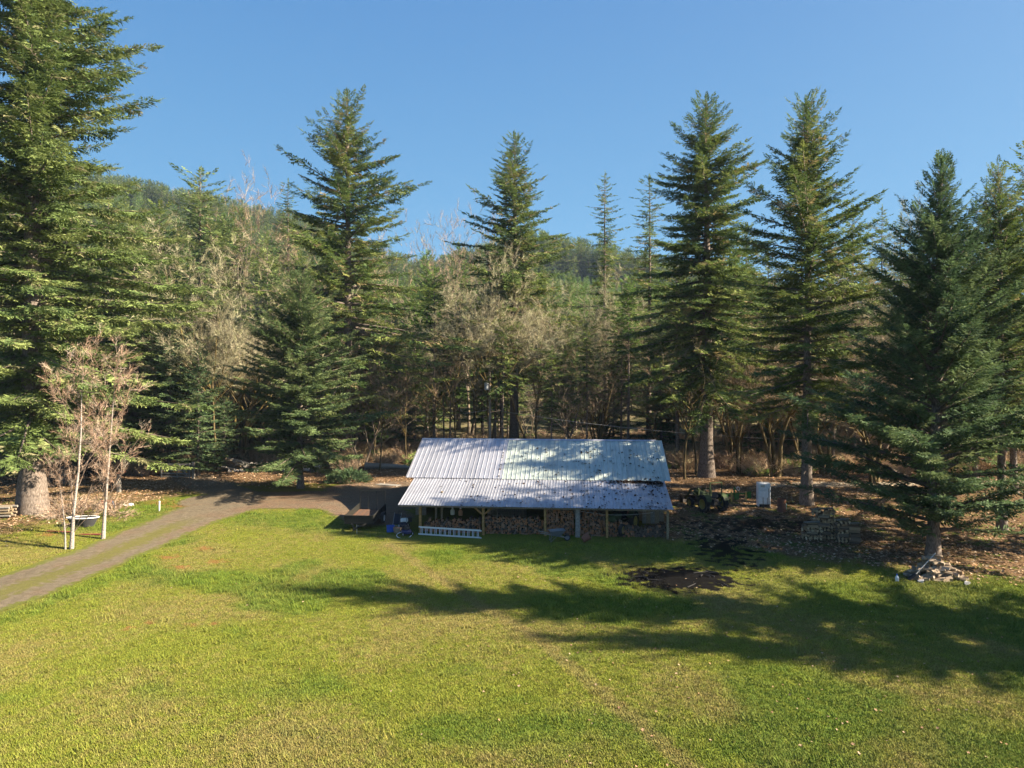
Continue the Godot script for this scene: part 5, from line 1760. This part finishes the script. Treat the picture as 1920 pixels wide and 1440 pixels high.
	soup_part("bowl", t, mat("tub_dark", lin(0.05, 0.05, 0.055), 0.6), func(s: Soup): s.lathe(PackedVector2Array([Vector2(0, 0.02), Vector2(0.6, 0.02), Vector2(0.86, 0.52), Vector2(0.83, 0.52), Vector2(0.58, 0.07), Vector2(0, 0.07)]), oval, 28))
	soup_part("rim", t, white, func(s: Soup): s.lathe(PackedVector2Array([Vector2(0.82, 0.525), Vector2(0.80, 0.56), Vector2(0.90, 0.575), Vector2(0.93, 0.54), Vector2(0.88, 0.52)]), oval, 28))
	soup_part("water", t, mat("tub_water", lin(0.12, 0.14, 0.15), 0.08), func(s: Soup): s.lathe(PackedVector2Array([Vector2(0.79, 0.46), Vector2(0, 0.46)]), oval, 28))
	# red planks
	for k in 2:
		var q := thing("red_plank", ["long red painted plank lying in the grass", "short red painted plank lying in the grass"][k], "plank", at(-25.9 + k * 1.9, 39.1 - k * 0.25, 0.03), -0.16 + k * 0.2)
		part("board", box_mesh(Vector3(1.7 - k * 0.5, 0.04, 0.2), 0.006), tex_mat("red_board", lin(0.24, 0.06, 0.045), noise_tex("woodgrain", 0.035, Color.WHITE, Color.WHITE), Vector3(0.6, 3, 3), 0.9), q)

	make_bicycle()
	make_piles(r)
	make_pole()

func make_bicycle() -> void:
	var t := thing("bicycle", "blue and red bicycle leaning in the brush by the birches", "bicycle", at(-26.3, 44.2), 0.15)
	t.rotation.z = 0.0
	t.rotation.x = -0.12
	var rubber := mat("rubber", Color.BLACK)
	var blue := mat("bike_blue", lin(0.05, 0.20, 0.42), 0.4)
	var red := mat("bike_red", lin(0.32, 0.03, 0.03), 0.4)
	var steel := mat("dull_steel", Color.GRAY)
	for k in 2:
		var o := thing_part("wheel", t)
		o.position = Vector3(0.52 - 1.04 * k, 0.33, 0)
		soup_part("tyre", o, rubber, func(s: Soup): s.ring(Vector3.ZERO, Vector3.BACK, 0.31, 0.022, 28, 6))
		soup_part("spoke", o, steel, func(s: Soup):
			for j in 10: s.bar(Vector3.ZERO, Vector3(cos(j * TAU / 10), sin(j * TAU / 10), 0) * 0.3, 0.003, 3))
	soup_part("fork", t, blue, func(s: Soup):
		for g in [-1.0, 1.0]: s.bar(Vector3(0.52, 0.33, g * 0.05), Vector3(0.37, 0.76, g * 0.03), 0.018, 6))
	soup_part("frame", t, red, func(s: Soup):
		s.bar(Vector3(0.36, 0.80, 0), Vector3(-0.12, 0.28, 0), 0.02, 6)
		s.bar(Vector3(0.35, 0.82, 0), Vector3(-0.24, 0.74, 0), 0.018, 6)
		s.bar(Vector3(-0.28, 0.84, 0), Vector3(-0.12, 0.28, 0), 0.018, 6)
		for g in [-1.0, 1.0]:
			s.bar(Vector3(-0.52, 0.33, g * 0.04), Vector3(-0.12, 0.28, g * 0.03), 0.011, 5)
			s.bar(Vector3(-0.52, 0.33, g * 0.04), Vector3(-0.24, 0.74, g * 0.02), 0.011, 5))
	soup_part("saddle", t, rubber, func(s: Soup): s.box(Vector3(0.26, 0.05, 0.13), Transform3D(Basis(), Vector3(-0.29, 0.89, 0)), 0.02))
	soup_part("handlebar", t, rubber, func(s: Soup):
		s.bar(Vector3(0.37, 0.76, 0), Vector3(0.32, 0.95, 0), 0.015, 6)
		s.bar(Vector3(0.32, 0.97, -0.28), Vector3(0.32, 0.97, 0.28), 0.014, 6))
	soup_part("crank", t, steel, func(s: Soup):
		s.ring(Vector3(-0.12, 0.28, 0.05), Vector3.BACK, 0.09, 0.012, 16, 5)
		s.bar(Vector3(-0.12, 0.28, 0.06), Vector3(0.02, 0.2, 0.08), 0.01, 5))

func make_piles(r: RandomNumberGenerator) -> void:
	var wm := vmat("split_wood", 0.9)
	# weathered firewood: outdoor rows by the leaf bank
	var grey: Array[ArrayMesh] = []
	for k in 10: grey.append(log_mesh(990 + k, [Color(0.42, 0.29, 0.17), Color(0.48, 0.36, 0.23), Color(0.34, 0.23, 0.14)][k % 3], Color(0.15, 0.11, 0.08), 0.5, 0.085))
	for q in [[17.35, 39.5, 1.0, 0.75, "low end block of the outdoor woodpile, weathered and blackish"], [18.1, 39.7, 1.15, 1.35, "high middle block of the outdoor woodpile, topped with pale slabs"], [18.85, 38.9, 0.7, 0.95, "front block of the outdoor woodpile with logs laid crosswise"], [19.35, 38.6, 0.55, 0.85, "narrow end column of the outdoor woodpile"]]:
		var t := thing("woodpile", q[4], "woodpile", at(q[0], q[1]), deg_to_rad(-14 + r.randf_range(-6, 6)), "blocks of the outdoor woodpile")
		t.scale = Vector3(1.1, 1.2, 1.1)
		var y := 0.0
		var lay := 0
		while y < q[3]:
			var n := int(q[2] / 0.14)
			for k in n:
				if y > q[3] - 0.25 and r.randf() < 0.25: continue
				var x: float = (k + 0.5) / n * q[2] - q[2] * 0.5 + r.randf_range(-0.03, 0.03)
				var b := Basis.from_euler(Vector3(0, r.randf_range(-0.12, 0.12), r.randf() * TAU))
				var p := Vector3(x, y + 0.08, r.randf_range(-0.06, 0.06))
				if lay % 3 == 2 or q[2] < 0.6:
					b = Basis.from_euler(Vector3(0, PI / 2, 0)) * b
					p = Vector3(r.randf_range(-0.05, 0.05), y + 0.08, x)
				part("split_log", grey[r.randi() % 10], wm, t, Transform3D(b, p))
			y += 0.125
			lay += 1
		for k in 2:
			part("cover_slab", box_mesh(Vector3(q[2] * 0.8, 0.05, 0.16), 0.01), wood_grey, t, Transform3D(Basis.from_euler(Vector3(r.randf_range(-0.1, 0.1), r.randf_range(-0.3, 0.3), 0.08)), Vector3(0, y + 0.03 + k * 0.055, -0.12 + k * 0.2)))
	# heap of grey split logs at the foot of the dark fir
	var t2 := thing("log_heap", "tumbled heap of grey split logs at the foot of the bushy fir", "woodpile", at(19.55, 31.7), 0.0)
	var pale: Array[ArrayMesh] = []
	for k in 10: pale.append(log_mesh(1010 + k, [Color(0.32, 0.25, 0.18), Color(0.38, 0.31, 0.24), Color(0.26, 0.18, 0.11)][k % 3], Color(0.20, 0.16, 0.12), 0.46, 0.085))
	for k in 170:
		var rr := pow(r.randf(), 0.6)
		var a := r.randf() * TAU
		var x := cos(a) * rr * 1.25 + 0.1
		var z := sin(a) * rr * 0.75
		var y := maxf(0.06, (1.0 - rr) * 1.25 * r.randf_range(0.35, 1.0))
		var b := Basis.from_euler(Vector3(r.randf_range(-0.35, 0.35), 1.25 + r.randf_range(-0.7, 0.7), r.randf() * TAU)).scaled(Vector3.ONE * r.randf_range(0.8, 1.15))
		part("split_log", pale[r.randi() % 10], wm, t2, Transform3D(b, Vector3(x, y, z)))
	var sh := thing("shovel", "black bladed shovel with a pale shaft leaning on the log heap", "shovel", at(18.35, 31.35))
	var tip := Vector3(1.32, 1.15, -0.35)
	soup_part("shaft", sh, mat("pale_shaft", lin(0.45, 0.43, 0.40), 0.7), func(s: Soup): s.bar(Vector3(0.2, 0.27, 0), tip, 0.02, 8))
	soup_part("blade", sh, mat("dark_iron", Color.BLACK), func(s: Soup):
		s.beam(Vector3(-0.18, 0.03, 0.06), Vector3(0.22, 0.28, 0.0), 0.26, 0.02))
	for q in [["bottle", 17.6, 31.2, "white plastic bottle on the grass by the log heap"]]:
		var o := thing(q[0], q[3], "bottle", at(q[1], q[2]))
		soup_part("body", o, mat("milky_plastic", lin(0.6, 0.62, 0.65), 0.45), func(s: Soup): s.lathe(PackedVector2Array([Vector2(0, 0), Vector2(0.075, 0), Vector2(0.08, 0.02), Vector2(0.08, 0.18), Vector2(0.035, 0.25), Vector2(0.03, 0.29), Vector2(0, 0.29)]), Transform3D(), 14))
		soup_part("cap", o, mat("blue_plastic", Color.BLUE), func(s: Soup): s.lathe(PackedVector2Array([Vector2(0.036, 0.28), Vector2(0.036, 0.32), Vector2(0, 0.32)]), Transform3D(), 12))
	# charred sticks left on the burn patch
	for k in 14:
		var l := r.randf_range(0.25, 0.8)
		var st := thing("charred_stick", "charred stick lying on the black burn patch", "stick", at(7.8 + r.randf_range(-2.0, 2.0), 31.6 + r.randf_range(-1.2, 1.2), 0.03), r.randf() * TAU, "sticks on the burn patch")
		soup_part("stem", st, mat("charcoal", lin(0.02, 0.02, 0.021), 0.8), func(s: Soup): s.tube(PackedVector3Array([Vector3(-l * 0.5, 0, 0), Vector3(0, 0.03, 0.04), Vector3(l * 0.5, 0.02, 0)]), PackedFloat32Array([0.03, 0.026, 0.015]), 5))
	# loose stones and rocks
	var stones: Array[ArrayMesh] = []
	for k in 5:
		var s := Soup.new()
		var pts := PackedVector3Array()
		for j in 14:
			var v := Vector3(r.randfn(), r.randfn(), r.randfn()).normalized()
			pts.append(v * Vector3(0.5, 0.36, 0.42) * r.randf_range(0.85, 1.1))
		s.hull(pts)
		stones.append(s.mesh())
	var rock := tex_mat("pale_stone", lin(0.46, 0.46, 0.47), noise_tex("hillgrain2", 0.03, lin(0.5, 0.5, 0.5), lin(1, 1, 1), 256, 77), Vector3.ONE * 1.2, 0.9)
	var rock2 := tex_mat("dark_stone", lin(0.20, 0.19, 0.19), noise_tex("hillgrain2", 0.03, Color.WHITE, Color.WHITE), Vector3.ONE * 1.2, 0.9)
	for k in 2:
		var o := part("stone", stones[k], rock, self, Transform3D(Basis().scaled(Vector3.ONE * 0.34), at([18.55, 20.35][k], [30.95, 30.55][k], 0.07)))
		tag(o, ["white stone in front of the shovel blade", "white stone at the outer end of the log heap"][k], "stone")
	for k in 15:
		var x := -21.6 + k * 0.27 + r.randf_range(-0.2, 0.2)
		var big := r.randf_range(0.5, 0.95)
		var o := part("boulder", stones[k % 5], rock if k % 3 != 1 else rock2, self, Transform3D(Basis.from_euler(Vector3(r.randf(), r.randf() * 6, r.randf())).scaled(Vector3.ONE * big), at(x, 64.6 + r.randf_range(-0.4, 0.9), 0.15 + (0.35 if k % 4 == 3 else 0.0))))
		tag(o, "pale angular boulder in the rock row behind the young fir" if k % 3 != 1 else "dark boulder in the rock row behind the young fir", "boulder", "pale boulders of the rock row" if k % 3 != 1 else "dark boulders of the rock row")
	# slash pile of old logs
	var sp := thing("slash_pile", "long heap of weathered logs and rubble along the wood edge", "log pile", at(-25.2, 65.6))
	for k in 46:
		var f := r.randf()
		var l := r.randf_range(0.8, 2.4)
		var c := Vector3(lerpf(-2.9, 3.0, f), r.randf() * lerpf(0.9, 0.35, f) + 0.08, r.randf_range(-0.7, 0.7))
		var dv := Vector3(r.randf_range(-1, 1), r.randf_range(-0.3, 0.35), r.randf_range(-0.7, 0.7)).normalized() * l * 0.5
		var rad := r.randf_range(0.06, 0.19)
		var m: Material = [wood_grey, wood_dark, wood_old, wood_grey][k % 4]
		soup_part("log", sp, m, func(s: Soup): s.tube(PackedVector3Array([c - dv, c + Vector3.UP * 0.03, c + dv]), PackedFloat32Array([rad, rad * 0.95, rad * 0.8]), 7))
	for k in 9:
		part("rubble", stones[k % 5], rock2 if k % 2 else rock, sp, Transform3D(Basis.from_euler(Vector3(r.randf(), r.randf() * 6, 0)).scaled(Vector3.ONE * r.randf_range(0.3, 0.7)), Vector3(r.randf_range(-2.5, 3.2), 0.1, 0.7 + r.randf_range(-0.2, 0.3))))
	# grey fallen trunks near the barn's far corner
	for k in 2:
		var o := thing("fallen_log", ["thick grey fallen trunk lying along the wood edge", "thin grey fallen trunk lying along the wood edge"][k], "log", at(-12.6 + k * 2.6, 67.4 - k * 0.6, 0.2))
		soup_part("bole", o, wood_grey, func(s: Soup): s.tube(PackedVector3Array([Vector3(-1.9, 0.05, 0), Vector3(0, 0.0, 0.05), Vector3(2.2, -0.05, 0.1)]), PackedFloat32Array([0.36, 0.32, 0.22]) if k == 0 else PackedFloat32Array([0.16, 0.15, 0.12]), 10))
		soup_part("stub", o, wood_grey, func(s: Soup): s.bar(Vector3(0.6, 0.1, 0), Vector3(0.9, 0.55, 0.1), 0.06, 6, 0.03))
	var sl := thing("concrete_slab", "pale flat slab lying on the earth behind the trailer", "slab", at(-10.2, 56.3, 0.03), -0.45)
	part("slab", box_mesh(Vector3(2.1, 0.07, 0.75), 0.01), wood_grey, sl)
	# wood stack under the huge fir
	var ws := thing("woodpile", "low woodpile of long grey poles beside the huge fir trunk", "woodpile", at(-32.6, 42.6), 0.1)
	for k in 16:
		var y := 0.1 + int(k / 4) * 0.17
		var z := (k % 4) * 0.2 - 0.3
		soup_part("pole", ws, [wood_grey, wood_old, wood_dark][k % 3], func(s: Soup): s.tube(PackedVector3Array([Vector3(-1.6 + r.randf_range(-0.2, 0.2), y, z), Vector3(1.4 + r.randf_range(-0.3, 0.2), y + 0.03, z)]), PackedFloat32Array([0.1, 0.08]), 7))
	# brush heap between birches and gate
	var v := PackedVector3Array()
	var c2 := PackedColorArray()
	for k in 130:
		var j := r.randi() % fans.size()
		var p := Vector3(r.randf_range(-2.2, 2.2), r.randf_range(0.0, 0.9), r.randf_range(-0.7, 0.7))
		p.y *= 1.0 - absf(p.x) / 2.6
		v.append_array(facing(p, Vector3(r.randf_range(-1, 1), r.randf_range(-0.1, 0.7), r.randf_range(-0.7, 0.7)), r.randf_range(0.8, 1.6), r.randf() * TAU) * fans[j])
		c2.append_array(fan_tints["pink" if k % 3 else "brown"][j][r.randi() % 6])
	var bh := part("brush_heap", cloud_mesh(v, c2), twig_m, self, Transform3D(Basis(), at(-26.6, 43.0)))
	tag(bh, "tangled heap of cut brown branches behind the birches", "brush heap")
	# dark low shrub
	v = PackedVector3Array()
	c2 = PackedColorArray()
	for k in 420:
		var j := r.randi() % fronds.size()
		var d := Vector3(r.randfn(), absf(r.randfn()), r.randfn()).normalized()
		var p := d * Vector3(1.9, 0.95, 1.2) * r.randf_range(0.55, 1.0)
		v.append_array(facing(p, d + Vector3(r.randf_range(-0.6, 0.6), 0.2, r.randf_range(-0.6, 0.6)), r.randf_range(0.3, 0.55), r.randf() * TAU) * fronds[j])
		c2.append_array(frond_tints["blue"][j][[0, 3, 3, 0, 1][r.randi() % 5]])
	var sb := thing("evergreen_shrub", "low dark evergreen shrub on the earth beyond the driveway", "shrub", at(-14.0, 58.0))
	part("foliage", cloud_mesh(v, c2), leaf_m, sb)
	soup_part("stem", sb, wood_dark, func(s: Soup):
		for k in 5: s.bar(Vector3(0, -0.1, 0), Vector3(cos(k * 1.3) * 0.8, 0.7, sin(k * 1.3) * 0.6), 0.03, 5, 0.01))
	# bare brown bush above it
	v = PackedVector3Array()
	c2 = PackedColorArray()
	for k in 90:
		var j := r.randi() % fans.size()
		var d := Vector3(r.randfn() * 0.6, 1.0, r.randfn() * 0.6).normalized()
		v.append_array(facing(d * r.randf_range(0.1, 1.5), d + Vector3(r.randf_range(-0.5, 0.5), 0, r.randf_range(-0.5, 0.5)), r.randf_range(0.6, 1.0), r.randf() * TAU) * fans[j])
		c2.append_array(fan_tints["brown"][j][r.randi() % 6])
	var bb := part("bare_bush", cloud_mesh(v, c2), twig_m, self, Transform3D(Basis(), at(-14.6, 60.5)))
	tag(bb, "rounded leafless bush behind the low evergreen shrub", "bush")

func make_pole() -> void:
	var t := thing("utility_pole", "wooden utility pole with a grey transformer behind the barn", "utility pole", at(-2.4, 74.0))
	soup_part("pole", t, tex_mat("pole_wood", lin(0.42, 0.36, 0.30), noise_tex("woodgrain", 0.035, Color.WHITE, Color.WHITE), Vector3(3, 0.4, 3), 0.9), func(s: Soup): s.tube(PackedVector3Array([Vector3(0, -0.3, 0), Vector3(0.02, 5.0, 0), Vector3(-0.05, 10.2, 0)]), PackedFloat32Array([0.16, 0.14, 0.11]), 10))
	var can := soup_part("transformer", t, mat("transformer_grey", lin(0.42, 0.45, 0.48), 0.45), func(s: Soup):
		s.lathe(PackedVector2Array([Vector2(0, 0), Vector2(0.22, 0), Vector2(0.23, 0.03), Vector2(0.23, 0.70), Vector2(0.25, 0.72), Vector2(0.2, 0.80), Vector2(0, 0.82)]), Transform3D(Basis(), Vector3(-0.36, 7.7, 0.05)), 16))
	soup_part("bushing", can, mat("brown_glaze", lin(0.15, 0.07, 0.04), 0.3), func(s: Soup): s.lathe(PackedVector2Array([Vector2(0.05, 8.5), Vector2(0.07, 8.55), Vector2(0.04, 8.6), Vector2(0.06, 8.66), Vector2(0, 8.75)]), Transform3D(Basis(), Vector3(-0.36, 0, 0.05)), 10))
	soup_part("cutout", t, mat("white_glaze", lin(0.6, 0.6, 0.58), 0.4), func(s: Soup): s.bar(Vector3(0.12, 9.0, 0.1), Vector3(0.22, 9.3, 0.12), 0.035, 8))
	for k in 2:
		var w := thing("power_line", ["overhead service wire running from the pole toward the firs", "overhead service wire running from the pole past the pale trunk"][k], "wire", t.position + Vector3(0, 5.6, 0))
		var e := Vector3(26.6, 3.9, -62.0) if k == 0 else Vector3(-16.0, 5.4, -80.0)
		soup_part("cable", w, mat("cable_grey", lin(0.45, 0.44, 0.42), 0.6), func(s: Soup):
			var pts := PackedVector3Array()
			var rad := PackedFloat32Array()
			for q in 17:
				var f := q / 16.0
				pts.append(Vector3.ZERO.lerp(e - w.position, f) + Vector3.DOWN * 4.0 * 0.5 * f * (1.0 - f))
				rad.append(0.013)
			s.tube(pts, rad, 5))

func make_birches() -> void:
	# the white stemmed alders by the lane
	var white := tex_mat("birch_bark", lin(1, 1, 1), noise_tex("birchgrain", 0.04, lin(0.05, 0.042, 0.035), lin(0.42, 0.39, 0.36), 256, 51, FastNoiseLite.TYPE_SIMPLEX_SMOOTH, 4, lin(0.30, 0.265, 0.24)), Vector3(0.9, 2.4, 0.9), 0.85)
	white.vertex_color_use_as_albedo = true
	var WB := [[0.95, 0.95, 0.95], [0.62, 0.52, 0.45], [0.50, 0.36, 0.29]]
	var a := bare_tree(71, {"H": 10.0, "rt": 0.095, "stems": 1, "levels": 3, "kids": [20, 5, 4], "bark": WB, "pal": "pink", "fans": 3, "fan": 0.7, "crook": 0.07, "bole": 0.93, "taper": 0.22, "from": 0.12, "rise": 0.85, "open": 0.8, "short": 0.46, "thin": 0.55})
	var b := bare_tree(72, {"H": 9.6, "rt": 0.10, "stems": 1, "levels": 3, "kids": [20, 5, 4], "bark": WB, "pal": "pink", "fans": 3, "fan": 0.75, "crook": 0.08, "bole": 0.93, "taper": 0.22, "from": 0.15, "rise": 0.85, "open": 0.8, "short": 0.46, "thin": 0.55})
	tree("birch_tree", "slim white stemmed birch nearest the gravel lane, pinkish twigs", "tree", a, at(-23.5, 36.4), 0.0, "", Vector3.ONE, white)
	tree("birch_tree", "white stemmed birch with a crooked foot beside the gravel lane", "tree", b, at(-22.9, 38.2), 1.7, "", Vector3.ONE, white)
	tree("birch_sapling", "thin grey sapling stem against the foot of the birch", "tree", a, at(-23.75, 36.3), 2.2, "", Vector3(0.45, 0.45, 0.45), white)

func make_things() -> void:
	make_tractor("old green tractor with front loader parked on the leaves", at(13.45, 45.7), deg_to_rad(18), true)
	make_tractor("green tractor parked inside the lean-to behind the sloping firewood", BARN * Vector3(5.35, 0.05, -2.4), deg_to_rad(150), false)
	make_trailer()
	make_ladder()
	make_wheelbarrow()
	make_clutter()
	make_birches()

const SUN := Vector3(-1.58, -1.0, -0.25)

func clear_sky(e: float, to_sun: Vector3) -> ImageTexture:
	# clear blue air: deeper overhead, paler toward the horizon and round the sun
	var W := 512
	var H := 256
	var im := Image.create(W, H, false, Image.FORMAT_RGBF)
	var top := Vector3(0.025, 0.165, 0.52)
	var low := Vector3(0.25, 0.61, 0.90)
	var under := Vector3(0.16, 0.18, 0.13)
	for j in H:
		var el := PI * (0.5 - (j + 0.5) / H)
		for i in W:
			var az := TAU * (i + 0.5) / W
			var d := Vector3(sin(az) * cos(el), sin(el), -cos(az) * cos(el))
			var c := top.lerp(low, pow(1.0 - maxf(d.y, 0.0), 2.0))
			var m := d.dot(to_sun)
			c += Vector3(0.088, 0.092, 0.094) * (0.64 / pow(1.36 - 1.2 * m, 1.5))
			if d.y < 0.0: c = c.lerp(under, smoothstep(0.0, 0.06, -d.y))
			im.set_pixel(i, j, Color(c.x / e, c.y / e, c.z / e))
	return ImageTexture.create_from_image(im)

const EXPOSURE := 4.95

func make_lights() -> void:
	var cam := Camera3D.new()
	cam.name = "camera"
	cam.position = Vector3(0, 9.0, 0)
	cam.fov = 58.72
	cam.near = 0.1
	cam.far = 3000.0
	add_child(cam)
	cam.current = true
	var e := EXPOSURE
	var sky := PanoramaSkyMaterial.new()
	sky.panorama = clear_sky(e, -SUN.normalized())
	var env := Environment.new()
	env.background_mode = Environment.BG_SKY
	env.sky = Sky.new()
	env.sky.sky_material = sky
	env.tonemap_mode = Environment.TONE_MAPPER_LINEAR
	env.tonemap_exposure = e
	env.fog_enabled = true
	env.fog_density = 0.00013
	env.fog_light_color = Color(0.75, 0.85, 1.0)
	env.sdfgi_enabled = true
	env.ssao_enabled = true
	env.ssil_enabled = true
	var we := WorldEnvironment.new()
	we.name = "environment"
	we.environment = env
	add_child(we)
	var sun := DirectionalLight3D.new()
	sun.name = "sun"
	sun.light_energy = 1.45
	sun.light_color = Color(1.0, 0.93, 0.82)
	sun.light_angular_distance = 0.5
	sun.shadow_enabled = true
	add_child(sun)
	sun.look_at_from_position(Vector3.ZERO, SUN, Vector3.UP)

func _ready() -> void:
	make_lights()
	for q in [[bumps, 3, 0.12], [n1, 21, 0.09], [n2, 22, 0.22], [n3, 23, 0.5]]:
		var n: FastNoiseLite = q[0]
		n.seed = q[1]
		n.frequency = q[2]
		n.noise_type = FastNoiseLite.TYPE_SIMPLEX_SMOOTH
		n.fractal_octaves = 3
	var t0 := Time.get_ticks_msec()
	make_ground()
	print("ground ", Time.get_ticks_msec() - t0)
	make_driveway()
	print("drive ", Time.get_ticks_msec() - t0)
	make_templates()
	make_barn()
	make_trees()
	make_woods()
	make_firewood()
	make_things()
	make_far_wood()
	make_undergrowth()
	make_fallen_leaves()
	make_grass()
	print("trees ", Time.get_ticks_msec() - t0)
